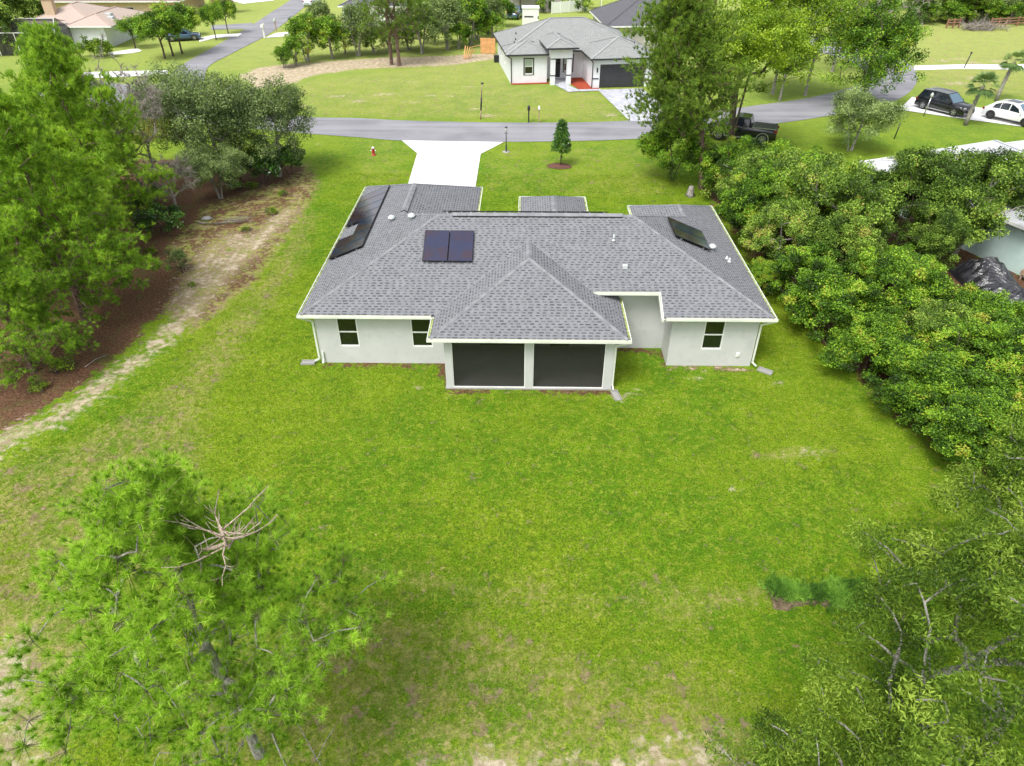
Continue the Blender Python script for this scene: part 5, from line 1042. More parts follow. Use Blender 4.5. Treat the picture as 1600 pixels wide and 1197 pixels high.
def white_house():
    H = thing('house', 'white house with charcoal trimmed windows, grey roof and dark garage door across the street', 'house', (-1.4, 81.3, 0), radians(8.2))
    m = MB(); hh = 2.96
    fr = (1.52, 2.44, .95, 2.45)
    wall_run(m, (0, 0), (4.0, 0), 0, hh, .2, [fr])
    wall_run(m, (4.0, .2005), (4.0, 1.9), 0, hh, .2)
    wall_run(m, (4.0, 1.9), (8.4, 1.9), 0, hh, .2, [(.9, 1.85, .12, 2.3), (2.25, 3.2, .75, 2.4)])
    wall_run(m, (8.4, 1.8995), (8.4, -3.0), 0, hh, .2)
    wall_run(m, (8.4, -3.2), (14.9, -3.2), 0, hh, .2, [(.75, 5.7, 0, 2.35)])
    wall_run(m, (14.9, -2.9995), (14.9, 12.7), 0, hh, .2, [(5, 6, .9, 2.3)])
    wall_run(m, (14.6995, 12.7), (.2005, 12.7), 0, hh, .2, [(4, 5.4, .9, 2.3)])
    wall_run(m, (0, 12.7), (0, .2005), 0, hh, .2, [(3, 3.8, 1.1, 2.3), (7.0, 7.8, 1.1, 2.3)])
    m.build('wall', M['white_stucco'], H)
    f = MB(); f.box(.3, 14.6, 2.2, 12.4, .02, .1); f.build('floor', M['greige'], H)
    window(H, (0, 0), (4.0, 0), *fr, M['white'], trim=M['dark_trim'], world=False, blinds=True, sill=False)
    window(H, (4.0, 1.9), (8.4, 1.9), 2.25, 3.2, .75, 2.4, M['white'], trim=M['dark_trim'], world=False, blinds=True, sill=False)
    for q in ((3, 3.8, 1.1, 2.3), (7.0, 7.8, 1.1, 2.3)): window(H, (0, 12.7), (0, .2005), *q, M['white'], world=False)
    d = MB(); d.box(4.91, 5.84, 1.97, 2.02, .12, 2.29); d.box(5.0, 5.2, 1.945, 1.969, .3, 2.1)
    dd = d.build('front_door', M['black'], H); d = MB(); d.box(5.35, 5.70, 1.955, 1.968, 1.5, 2.1); d.build('door_pane', M['glass'], dd)
    g = MB()
    for i in range(4):
        g.box(9.17, 14.08, -3.12, -3.08, .02+i*.585, .02+i*.585+.57); g.box(9.17, 14.08, -3.10, -3.085, .591+i*.585, .604+i*.585)
    gd = g.build('garage_door', M['dark_trim'], H)
    # portico
    for u in (4.22, 5.98):
        c = MB(); c.box(u, u+.48, -1.2, -.72, 0, 2.62); cc = c.build('column', M['white_stucco'], H)
        c = MB(); c.box(u-.03, u+.51, -1.23, -.69, .92, 1.02); c.box(u-.03, u+.51, -1.23, -.69, 2.58, 2.68); c.build('band', M['dark_trim'], cc)
    c = MB(); c.box(4.15, 6.53, -1.25, 1.895, 2.69, 3.72); c.build('portico_box', M['white_stucco'], H)
    c = MB(); c.box(8.37, 9.05, -3.25, -3.203, .92, 1.02); c.build('band', M['dark_trim'], H)
    R = local_roof(H, [(-.5, 15.4, 1.2, 13.2, 0), (-.505, 4.5, -.45, 4.5, 0), (8.0, 15.405, -3.7, 3.7, 0)], M['shingle2'], 3.0, .40, M['dark_trim'])
    local_roof(H, [(3.62, 7.06, -1.75, 5.2, 0)], M['shingle2'], 3.78, .40, M['dark_trim'], name='portico_roof')
    def ds(x, y, out):
        m = MB(); m.bar((x+out*.45, y-.4, 2.86), (x, y, 2.55), .07, .08); m.bar((x, y, 2.57), (x, y, .05), .07, .08); m.build('downspout', M['black'], H)
    ds(.05, -.06, -1); ds(8.33, -3.25, -.6)
    sc = MB(); sc.box(8.78, 8.90, -3.32, -3.21, 1.6, 2.05); sc.build('wall_lamp', M['black'], H)
    ac = MB(); ac.box(-.6, -.02, 11.3, 11.9, 0.0, .8); a_ = ac.build('meter_box', M['black'], H)
    for x, y in ((1.5, 7.0), (1.1, 4.3), (.8, 3.2), (13.4, -.5), (4.5, 9.8)):
        v = MB(); z = 3.0+.4*min(x+.5, 15.4-x); v.lathe([(.06, z-.1), (.06, z+.22)], (x, y, 0), 8); v.build('vent_pipe', M['black'], R)
    # beds and path in front
    bx = MB(); bx.quad((6.55, 1.85, .05), (6.5, -1.2, .05), (6.9, -3.7, .05), (9.15, -3.7, .05), (9.1, -3.25, .05), (8.37, -3.25, .05), (8.37, 1.85, .05)); o = bx.build('mulch_bed', M['mulch']); o.location = H.location; o.rotation_euler = H.rotation_euler; tag(o, kind='structure')
    bx = MB(); bx.quad((.0, -.02, .05), (0, -.62, .05), (4.2, -.62, .05), (4.2, -.02, .05)); o = bx.build('mulch_bed', M['mulch']); o.location = H.location; o.rotation_euler = H.rotation_euler; tag(o, kind='structure')
    bx = MB(); bx.quad((4.72, 1.88, .06), (4.72, -1.3, .06), (5.5, -4.6, .06), (9.2, -4.5, .06), (9.2, -3.75, .06), (6.75, -3.75, .06), (6.0, -1.3, .06), (6.0, -.7, .06), (6.4, -.7, .06), (6.4, 1.88, .06)); o = bx.build('path', M['pavers']); o.location = H.location; o.rotation_euler = H.rotation_euler; tag(o, kind='structure')
white_house()
sheet('driveway', [(934, 141), (1003, 138.5), (1062, 187), (1050, 191), (984, 190)], M['pavers'], .045)
i = 0
for (x, y, sc_, lb) in ((905, 118, 1, 'spiky plant in the red mulch below the white house window, middle'), (897, 119, .9, 'spiky plant in the red mulch beside the right porch column'), (912, 118, 1.05, 'spiky plant in the red mulch beside the garage wall'), (819, 128, .6, 'tiny plant in the red mulch strip left of the porch, left one'), (836, 128.5, .6, 'tiny plant in the red mulch strip left of the porch, right one')):
    if i == 0: _s = shrub('garden_plant', lb, G(x, y), .9, .42, 98, M['magnolia'], k=14, per=50, leaf=(.16, .07), sig=.14, group='plants in the red mulch')
    else: copy_thing(_s, G(x, y), i, lb, sc_)
    i += 1

def simple_house(name_label, loc, rz, body, E, wallm, roofm, roofs, slope=.36, wins=(), garage=None, doorm=None):
    H = thing('house', name_label, 'house', loc, rz); m = MB(); x0, x1, y0, y1 = body
    fh = [w for w in wins if w[0] == 'f']; lh = [w for w in wins if w[0] == 'l']
    holes = [tuple(w[1:]) for w in fh]
    if garage: holes.append(garage)
    wall_run(m, (x0, y0), (x1, y0), 0, E-.03, .2, holes); wall_run(m, (x1, y0+.2005), (x1, y1), 0, E-.03, .2); wall_run(m, (x1-.2005, y1), (x0+.2005, y1), 0, E-.03, .2)
    wall_run(m, (x0, y1), (x0, y0+.2005), 0, E-.03, .2, [tuple(w[1:]) for w in lh]); m.build('wall', wallm, H)
    for w in fh: window(H, (x0, y0), (x1, y0), *w[1:], M['white'], world=False)
    for w in lh: window(H, (x0, y1), (x0, y0+.2005), *w[1:], M['white'], world=False)
    if garage:
        g = MB(); n = 4
        for i in range(n): g.box(x0+garage[0]+.01, x0+garage[1]-.01, y0+.08, y0+.12, garage[2]+i*(garage[3]-garage[2])/n+.01, garage[2]+(i+1)*(garage[3]-garage[2])/n-.006)
        g.build('garage_door', doorm or M['white'], H)
    R = local_roof(H, roofs, roofm, E, slope); return H, R

# grey-roofed neighbour on the right, behind the hedge
A = at(1339, 251, 2.75)
NH, NR = simple_house('mint green house with pale grey roof behind the right hedge', (A.x+.45, A.y-.2, 0), radians(-67), (0.3, 15.5, .3, 12.0), 2.72, M['mint'], M['shingle6'], [(-.2, 16, -.2, 12.5, 0)], .27, wins=[('f', 2.0, 3.2, .9, 2.2), ('f', 8.0, 9.2, .9, 2.2)])
n2, r2_ = simple_house('second pale grey roofed wing beyond the mint green house', tuple(at(1568, 224, 2.75)[:2])+(0,), radians(20), (.3, 14, -11.5, -.3), 2.72, M['mint'], M['shingle6'], [(-.2, 14.5, -12, .1, 0)], .27)
# tan house top left with pool cage
H3, R3 = simple_house('tan roofed house with chimney, white end wall and dark pool screen at the upper left', (-66.3, 100.2, 0), radians(3), (0, 11.0, 0, 13), 2.75, M['white_stucco'], M['shingle4'], [(-.6, 9.0, 2.0, 13.6, 0), (6.2, 12.3, -.6, 12.0, 0)], .36, wins=[('f', 1, 2, .9, 2.2)])
c = MB(); c.box(1.9, 3.2, 4.0, 4.9, 2.9, 5.3); c.box(1.8, 3.3, 3.9, 5.0, 5.302, 5.45); ch = c.build('chimney', M['beige'], R3)
for (u, v) in ((9.9, 4.2), (10.6, 3.1)):
    c = MB(); z = 2.75+.36*(12.3-u-.5); c.box(u-.7, u+.7, v-.45, v+.45, z-.2, z+.22); c.build('skylight', M['pvc'], R3)
c = MB(); z0 = 2.75; c.quad((-.6, -4.6, z0-.1), (7.0, -4.6, z0-.1), (5.6, -1.2, z0+1.05), (.9, -1.2, z0+1.05)); c.quad((-.6, -4.6, z0-.1), (.9, -1.2, z0+1.05), (.9, 1.9, z0+.15), (-.6, 1.9, z0-.1)); c.quad((7, -4.6, z0-.1), (7, -.7, z0-.1), (5.6, -.7, z0+1.05), (5.6, -1.2, z0+1.05)); c.quad((.9, -1.2, z0+1.05), (5.6, -1.2, z0+1.05), (5.6, 1.9, z0+.3), (.9, 1.9, z0+.3))
c.quad((-.6, -4.6, .05), (7, -4.6, .05), (7, -4.6, z0-.1), (-.6, -4.6, z0-.1)); c.quad((-.6, -4.6, .05), (-.6, 1.9, .05), (-.6, 1.9, z0-.1), (-.6, -4.6, z0-.1)); c.quad((7, -4.6, .05), (7, -.7, .05), (7, -.7, z0-.1), (7, -4.6, z0-.1))
pg = c.build('pool_screen', M['screen'], H3)
c = MB()
for a, b in (((-.6, -4.6, z0-.1), (.9, -1.2, z0+1.05)), ((7, -4.6, z0-.1), (5.6, -1.2, z0+1.05)), ((.9, -1.2, z0+1.05), (5.6, -1.2, z0+1.05)), ((-.6, -4.6, z0-.1), (7, -4.6, z0-.1)), ((-.6, -4.6, 0), (-.6, -4.6, z0-.1)), ((1.9, -4.6, 0), (1.9, -4.6, z0-.1)), ((4.5, -4.6, 0), (4.5, -4.6, z0-.1)), ((7, -4.6, 0), (7, -4.6, z0-.1))): c.bar((a[0], a[1]-.03, a[2]), (b[0], b[1]-.03, b[2]), .07, .07)
c.build('screen_frame', M['white'], pg)
# brown roofed house at the top left
P = at(90, 34); H4, R4 = simple_house('long house with brown roof and beige wall at the top left edge', (P.x+.3, P.y-.5, 0), radians(2), (0, 19.5, 0, 12), 3.0, M['beige'], M['shingle5'], [(-.7, 20.3, -.7, 12.7, 0)], .36, wins=[('f', 3.2, 4.6, 1.1, 2.1), ('f', 8.4, 9.5, 1.1, 2.1), ('f', 11.3, 12.6, 1.1, 2.1)])
# dark roofed house behind the sandy lot trees
P = at(538, 40.5); H5, R5 = simple_house('white house with charcoal roof behind the trees of the sandy lot', (P.x, P.y, 0), radians(-2), (0, 15.6, 0, 12), 2.8, M['white_stucco'], M['shingle3'], [(-.5, 16.1, -.5, 12.5, 0)], .38, wins=[('f', 2.2, 3.2, .9, 2.2), ('f', 10, 11.2, .9, 2.2)])
# charcoal roofed house right behind the white house
P = at(946, 41, 2.8); H6, R6 = simple_house('grey walled house with charcoal roof right behind the white house', (P.x+.4, P.y+.4, 0), radians(4), (0, 12.5, 0, 13), 2.8, M['greige'], M['shingle3'], [(-.5, 13, -.5, 13.5, 0)], .48, wins=[('f', 5, 6, .9, 2.2)])
# low grey building and white things along the top edge
P = at(792, 23); H7, R7 = simple_house('low grey building behind a tree at the top edge', (P.x, P.y+3, 0), 0, (0, 9.0, 0, 6), 2.6, M['greige'], M['shingle6'], [(-.3, 9.3, -.3, 6.3, 0)], .2)
P = at(816, 42); T = thing('shed', 'small white flat-roofed shed with a dark strip, behind the white house', 'shed', (P.x, P.y, 0)); m = MB(); m.box(0, 2.5, 0, 2.5, 0, 2.5); m.build('wall', M['white'], T); m = MB(); m.box(-.1, 2.6, -.1, 2.6, 2.501, 2.62); m.build('roof', M['white'], T); m = MB(); m.box(.3, 1.7, -.03, -.001, 1.3, 1.5); m.build('vent_strip', M['dark_trim'], T)
P = at(862, 22); Q = at(917, 17); T = thing('vinyl_fence', 'long white vinyl fence behind the white house ridge', 'fence', (P.x, P.y, 0)); d = Q-P; T.rotation_euler = (0, 0, atan2(d.y, d.x)); L = d.length; n = 4
for i in range(n):
    m = MB(); m.box(L*i/n+.07, L*(i+1)/n-.07, -.02, .02, .06, 1.75); m.build('fence_panel', M['white'], T)
for i in range(n+1): m = MB(); m.box(L*i/n-.065, L*i/n+.065, -.065, .065, 0, 1.9); m.build('fence_post', M['white'], T)
P = at(925, 14); T = thing('gazebo', 'white flat-topped gazebo at the top edge beside the charcoal roof', 'gazebo', (P.x, P.y, 0)); m = MB(); m.box(-1.6, 1.6, -1.2, 1.2, 2.4, 2.52); m.build('roof', M['white'], T)
for a, b in ((-1.5, -1.1), (1.5, -1.1), (-1.5, 1.1), (1.5, 1.1)): m = MB(); m.box(a-.05, a+.05, b-.05, b+.05, 0, 2.399); m.build('post', M['white'], T)

# ------------------------------------------------------------------ fences, tarp, small yard things
def board_fence(label, p, q, n, h, mat, lean_=0):
    P, Q = at(*p), at(*q); d = Q-P; T = thing('board_fence', label, 'fence', (P.x, P.y, 0), atan2(d.y, d.x)); L = d.length; m = MB(); r = random.Random(2)
    for i in range(n): m.box(L*i/n+.004, L*(i+1)/n-.004, -.012-r.random()*.004, .010, .04, h+r.uniform(-.015, .015))
    m.build('boards', mat, T); m = MB(); m.box(0, L, .0105, .05, .4, .49); m.box(0, L, .0105, .05, h-.4, h-.31); m.build('rails', mat, T)
    for i in range(3): m = MB(); m.box((L-.1)*i/2, (L-.1)*i/2+.1, .0505, .14, 0, h-.05); m.build('post', mat, T)
    return T
board_fence('new orange-brown board fence at the left back corner of the white house', (751, 83.5), (774, 84.5), 13, 1.85, M['wood'])
T = thing('lumber_pile', 'leaning new boards on the sand beside the board fence', 'lumber', G(730, 92), .3); r = random.Random(4)
for k in range(5):
    m = MB(); m.bar((k*.22-.5, -.3+.1*k, .05), (k*.30-.1, .25+.05*k, 1.5-.12*k), .12, .04); m.build('board', M['wood'], T)
for k in range(2): m = MB(); m.bar((.4, .2, 1.25-.5*k), (2.6, .5, 1.5-.5*k), .09, .04); m.build('board', M['wood'], T)
def rail_fence(label, pts, group=None):
    P = [at(*p) for p in pts]; T = thing('rail_fence', label, 'fence', (P[0].x, P[0].y, 0), 0, group)
    for p in P: m = MB(); m.box(p.x-P[0].x-.09, p.x-P[0].x+.09, p.y-P[0].y-.09, p.y-P[0].y+.09, 0, 1.35); m.build('post', M['rust'], T)
    for a, b in zip(P[:-1], P[1:]):
        for z in (.45, .82, 1.18): m = MB(); m.bar((a.x-P[0].x, a.y-P[0].y-.11, z), (b.x-P[0].x, b.y-P[0].y-.11, z), .04, .14); m.build('rail', M['rust'], T)
rail_fence('short reddish rail fence piece at the edge of the far wood', [(1478, 44.5), (1488, 44.5), (1497, 44)], 'reddish rail fences of the far field')
rail_fence('long reddish rail fence before the far wood at the top right', [(1546, 43), (1558, 42.5), (1570, 42), (1588, 41), (1606, 40)], 'reddish rail fences of the far field')
T = thing('brush_pile', 'grey pile of cut branches at the edge of the far field', 'brush pile', G(1533, 47)); r = np.random.default_rng(5)
C = np.stack([r.normal(0, 1.6, 150), r.normal(0, .6, 150), .2+.5*r.random(150)], 1); D = r.normal(0, 1, (150, 3))*[1, .6, .4]; D /= np.linalg.norm(D, axis=1, keepdims=True); V, t = needles(r, C, D, 5, 1.5, .07, np.full(150, .5)); np_mesh('branches', V, 3, M['twig'], T, t)

def tarp():
    P0 = at(1512, 432); n1, n2 = 150, 70; r = np.random.default_rng(9)
    u = np.linspace(0, 1, n1); v = np.linspace(0, 1, n2); U, Vv = np.meshgrid(u, v)
    a = np.array([at(1518, 422).x, at(1518, 422).y]); b = np.array([at(1640, 520).x, at(1640, 520).y]); d = b-a; L = np.linalg.norm(d); d /= L; nrm = np.array([-d[1], d[0]])
    w_ = 2.9*(.75+.25*np.sin(U*3.1+.4)); X = a[0]+d[0]*U*L-nrm[0]*(Vv-.45)*w_; Y = a[1]+d[1]*U*L-nrm[1]*(Vv-.45)*w_
    hump = np.exp(-((U-.20)/.17)**2)*.95+np.exp(-((U-.62)/.2)**2)*.55+.18
    tri = lambda q: np.abs((q % 1.0)-.5)*2
    fold = .20*tri(U*6.5+Vv*1.6+.35*np.sin(Vv*6))**1.5+.11*tri(U*15-Vv*2.7+.5*np.sin(U*9))+.05*tri(U*33+Vv*8)
    Z = (hump*np.clip(np.sin(np.pi*np.clip(Vv, 0, 1)), 0, 1)**.8)*.9+.03+fold*(.35+np.clip(hump, 0, 1)*.9)*np.sin(np.pi*np.clip(Vv, .03, .97))**.5
    X = X+d[0]*.10*np.sin(Vv*17+U*5); Y = Y+d[1]*.10*np.sin(Vv*17+U*5)
    Z = np.where((Vv < .02) | (Vv > .98), .03, Z)
    m = MB(); m.v = [tuple(q) for q in np.stack([X-P0.x, Y-P0.y, Z], -1).reshape(-1, 3)]
    for i in range(n2-1):
        for j in range(n1-1): A_ = i*n1+j; m.f.append((A_, A_+1, A_+1+n1, A_+n1))
    o = m.build('tarp', M['tarp']); o.location = (P0.x, P0.y, 0); tag(o, 'crumpled black plastic tarp over a pile behind the hedge', 'tarp')
tarp()
T = thing('raised_bed', 'low wooden planter frame on legs beside the mint wall at the right edge', 'planter', G(1589, 437), radians(-62))
for k, (x0, x1, y0, y1, z0_, z1_) in enumerate(((0, 2.2, 0, .05, .35, .6), (0, 2.2, .85, .9, .35, .6), (0, .05, .0501, .8499, .35, .6), (2.15, 2.2, .0501, .8499, .35, .6))): m = MB(); m.box(x0, x1, y0, y1, z0_, z1_); m.build('side_board', M['oldwood'], T)
for x, y in ((.051, .051), (2.07, .051), (.051, .77), (2.07, .77)): m = MB(); m.box(x, x+.08, y, y+.08, 0, .58); m.build('leg', M['oldwood'], T)
m = MB(); m.box(.13, 2.07, .14, .77, .40, .50); m.build('soil', M['mulch2'], T)

# hydrant
T = thing('fire_hydrant', 'red fire hydrant with white cap in the lawn left of the driveway', 'hydrant', G(584, 242.5))
m = MB(); m.lathe([(.17, 0), (.17, .05), (.115, .06), (.11, .46), (.13, .47), (.13, .52), (.01, .53)], sides=14); m.build('body', M['red'], T)
m = MB(); m.lathe([(.12, .531), (.11, .60), (.06, .66), (.03, .67), (.03, .71), (.005, .715)], sides=14); m.build('bonnet', M['white'], T)
for sx in (-1, 1): m = MB(); m.lathe([(.055, sx*.11), (.055, sx*.19), (.035, sx*.20), (.035, sx*.22)], (0, 0, .38), 10, 'X'); m.build('nozzle_cap', M['white'], T)
m = MB(); m.lathe([(.07, -.10), (.07, -.19), (.04, -.21)], (0, 0, .34), 10, 'Y'); m.build('nozzle_cap', M['red'], T)
# lamp post
T = thing('lamp_post', 'slim black yard lamp post with crossbar at the right corner of the driveway', 'lamp post', G(791, 237.5))
m = MB(); m.lathe([(.12, 0), (.12, .04), (.07, .08), (.06, .55), (.04, .62), (.032, 1.62), (.02, 1.66)], sides=10); m.build('post', M['dark_trim'], T)
m = MB(); m.bar((-.2, 0, 1.50), (.2, 0, 1.50), .025, .025); m.build('crossbar', M['dark_trim'], T)
m = MB(); m.lathe([(.05, 1.66), (.085, 1.72), (.10, 1.93)], sides=6); m.build('lantern', M['lens'], T); m = MB(); m.lathe([(.13, 1.931), (.06, 2.01), (.01, 2.07)], sides=6); m.build('lantern_cap', M['dark_trim'], T)
m = MB(); m.lathe([(.32, .0), (.30, .05), (.05, .055)], sides=14); m.build('base_pad', M['concrete'], T)
# leaning post across the street
T = thing('wooden_post', 'leaning thin wooden post with black sleeve and small lamp on the lawn across the street', 'post', G(751, 186.5))
m = MB(); m.tube([(0, 0, 0), (.05, 0, .8)], .06, 8); m.build('lower_post', M['oldwood'], T); m = MB(); m.tube([(.05, 0, .8), (.12, 0, 1.9)], .075, 8); m.build('sleeve', M['black'], T); m = MB(); m.tube([(.12, 0, 1.9), (.20, 0, 3.1)], .05, 8); m.build('upper_post', M['oldwood'], T)
m = MB(); m.box(.1, .36, -.08, .08, 3.1, 3.22); m.build('lamp_head', M['dark_trim'], T)
def mailbox(label, px, py, mat, post, h=1.15, s=1.0, shape='box'):
    T = thing('mailbox', label, 'mailbox', G(px, py), 0, None)
    m = MB(); m.box(-.05*s, .05*s, -.05*s, .05*s, 0, h); m.build('post', post, T)
    m = MB(); k = 8; w_ = .10*s; L = .26*s; prof = [(-w_, 0), (w_, 0)]+[(w_*cos(pi*i/k), .14*s+w_*sin(pi*i/k)) for i in range(k+1)]
    n = len(prof); a = [(x, -L, h+z) for x, z in prof]; b = [(x, L, h+z) for x, z in prof]; m.v = a+b; m.f = [tuple(range(n-1, -1, -1)), tuple(range(n, 2*n))]+[(i, (i+1) % n, n+(i+1) % n, n+i) for i in range(n)]; m.build('box', mat, T)
    m = MB(); m.box(w_+.002, w_+.012, -.05, .0, h+.10*s, h+.26*s); m.build('flag', M['red'], T)
mailbox('black mailbox on a thick black post across the street', 826, 191.5, M['black'], M['black'], 1.15, 1.25); mailbox('white mailbox on a thin wooden post across the street', 842, 191.5, M['white'], M['oldwood'], 1.2, .95)
mailbox('white mailbox at the left of the far pale driveway', 413.5, 59.5, M['white'], M['white'], 1.4, 1.7); mailbox('pale mailbox on a tan post at the right of the far driveway', 432, 49, M['pvc'], M['oldwood'], 1.4, 1.4)
T = thing('lamp_post', 'grey leaning yard lamp post before the black car', 'lamp post', G(1443, 181)); m = MB(); m.tube([(0, 0, 0), (.16, 0, 1.65)], [.06, .045], 8); m.build('post', M['alu'], T); m = MB(); m.lathe([(.06, 1.65), (.13, 1.75), (.14, 1.95), (.06, 2.05), (.01, 2.1)], (.16, 0, 0), 10); m.build('lantern', M['lens'], T)
T = thing('utility_stub', 'thin black post standing at the far white path', 'post', G(1506, 107)); m = MB(); m.tube([(0, 0, 0), (.25, 0, 1.6)], .06, 8); m.build('post', M['dark_trim'], T); m = MB(); m.box(.16, .34, -.05, .05, 1.6, 1.8); m.build('sign_plate', M['dark_trim'], T)
T = thing('iron_stake', 'leaning black stake on the lawn right of the small grey-green oak', 'stake', G(1397, 217)); m = MB(); m.tube([(0, 0, 0), (.12, 0, 1.35)], .05, 8); m.build('rod', M['black'], T); m = MB(); m.lathe([(.08, 0), (.05, .06)], sides=8); m.build('foot', M['black'], T)
T = thing('utility_pole', 'thin dark wooden pole at the top edge left of the sandy lot trees', 'pole', G(512, 34)); m = MB(); m.tube([(0, 0, 0), (-.1, 0, 5.5)], [.12, .09], 8); m.build('shaft', M['bark_dark'], T); m = MB(); m.bar((-.7, 0, 4.9), (.5, 0, 4.9), .1, .1); m.build('crossarm', M['bark_dark'], T)
# fallen branch
r = np.random.default_rng(12); T = thing('fallen_branch', 'long grey fallen branch lying on the litter in front of the oak clump', 'branch', G(345, 352))
m = MB(); m.tube([(-1.7, .35, .08), (-1.1, .0, .14), (-.3, -.05, .12), (.5, .25, .12), (1.3, .30, .1)], [.05, .065, .06, .04, .02], 7); m.build('stem', M['twig'], T)
m = MB()
for k in range(26):
    x = r.uniform(.0, 2.2); m.tube([(x*.6, .2+.1*x, .1), (x*.6+.4, .25+r.uniform(-.3, .5), .2+.2*r.random()), (x*.6+.9, .3+r.uniform(-.5, .8), .15+.3*r.random())], [.014, .01, .005], 4)
m.build('side_twigs', M['twig'], T)
for lb, px, py, L, a in (('short grey stick on the brown litter by the left pine', 133, 575, 1.2, 1.1), ('thin stick on the brown litter above the lone bush', 210, 443, .9, .2)):
    m = MB(); m.tube([(0, 0, .04), (L*.5, .08, .09), (L, 0, .05)], [.022, .018, .008], 6); o = m.build('stick', M['twig']); o.location = G(px, py); o.rotation_euler = (0, 0, a); tag(o, lb, 'stick')
m = MB(); r = random.Random(5)
m.lathe([(.38, 0), (.36, .10), (.24, .19), (.05, .22)], sides=9); m.v = [(x*(1+.25*r.uniform(-1, 1)), y*.7*(1+.25*r.uniform(-1, 1)), z) for x, y, z in m.v]; o = m.build('rock', M['concrete']); o.location = G(323, 343); tag(o, 'pale flat rock beside the fallen branch', 'rock')
# old stump at the front right tree
m = MB(); m.lathe([(.36, 0), (.25, .15), (.2, .55), (.14, .7)], sides=10); m.v = [(x*(1+.2*r.uniform(-1, 1)), y*(1+.2*r.uniform(-1, 1)), z) for x, y, z in m.v]; o = m.build('stump', M['bark_grey']); o.location = G(1078, 306); tag(o, 'old grey stump at the lawn edge behind the right wing', 'stump')

# weedy bank at the right of the lawn
def mound():
    r = np.random.default_rng(14); P = at(1290, 932); T = thing('weed_mound', 'raised strip of dark green weeds with cut soil edge, right side of lawn', 'weed mound', (P.x, P.y, 0))
    m = MB(); n = 24; x = np.linspace(-1.75, 1.55, n); e = [-.42-.08*sin(q*3)+.03*r.normal() for q in x]; h = [.16+.07*sin(q*2.3+1) for q in x]
    for i in range(n-1):
        m.quad((x[i], e[i], -.02), (x[i+1], e[i+1], -.02), (x[i+1], e[i+1]+.09, h[i+1]), (x[i], e[i]+.09, h[i])); m.quad((x[i], e[i]+.09, h[i]), (x[i+1], e[i+1]+.09, h[i+1]), (x[i+1], .5, -.02), (x[i], .5, -.02))
    m.build('soil_bank', M['soil'], T)
    N = 1000; cx_ = r.choice([-1.35, -.85, -.2, .3], N); xx = cx_+r.normal(0, .24, N); yy = .04+r.normal(0, .19, N)+.16*np.sin(cx_*9+1); keep = np.abs(xx) < 2; C = np.stack([xx, yy, .12+.16*r.random(N)*(1-np.abs(yy))], 1); k = C[:, 1] > -.30-.03*np.sin(C[:, 0]*3); C = C[k]
    C2 = np.stack([r.normal(.65, .42, 900), r.normal(-.12, .26, 900), .1+.28*r.random(900)], 1); C = np.vstack([C, C2]); D = r.normal(0, .9, C.shape)+[0, -.1, .8]; D /= np.linalg.norm(D, axis=1, keepdims=True)
    V, t = needles(r, C, D, 13, .21, .013, .60+.25*np.sin(C[:, 0]*5)+r.normal(0, .20, len(C)), 1.25); np_mesh('weeds', V, 3, M['weeds'], T, t)
    P = at(1368, 935); S2 = thing('sapling', 'leaning dark sapling with few yellow-green leaves at the right end of the weed mound', 'sapling', (P.x, P.y, 0))
    m = MB(); m.tube([(0, 0, 0), (-.1, .1, .5), (.15, .25, .9)], [.03, .022, .01], 6); m.tube([(-.1, .1, .5), (-.32, .2, .95)], [.016, .006], 5); m.build('stem', M['bark_dark'], S2)
    C = np.array([(.15, .25, .95), (-.3, .2, .95), (.05, .2, .75), (-.2, .15, .7), (-.05, 0, .3), (-.25, .3, 1.05)]); V, t = leaves(r, C, 34, .15, .10, .045, np.full(6, .95)); np_mesh('foliage', V, 4, M['leaf3'], S2, t)
mound()

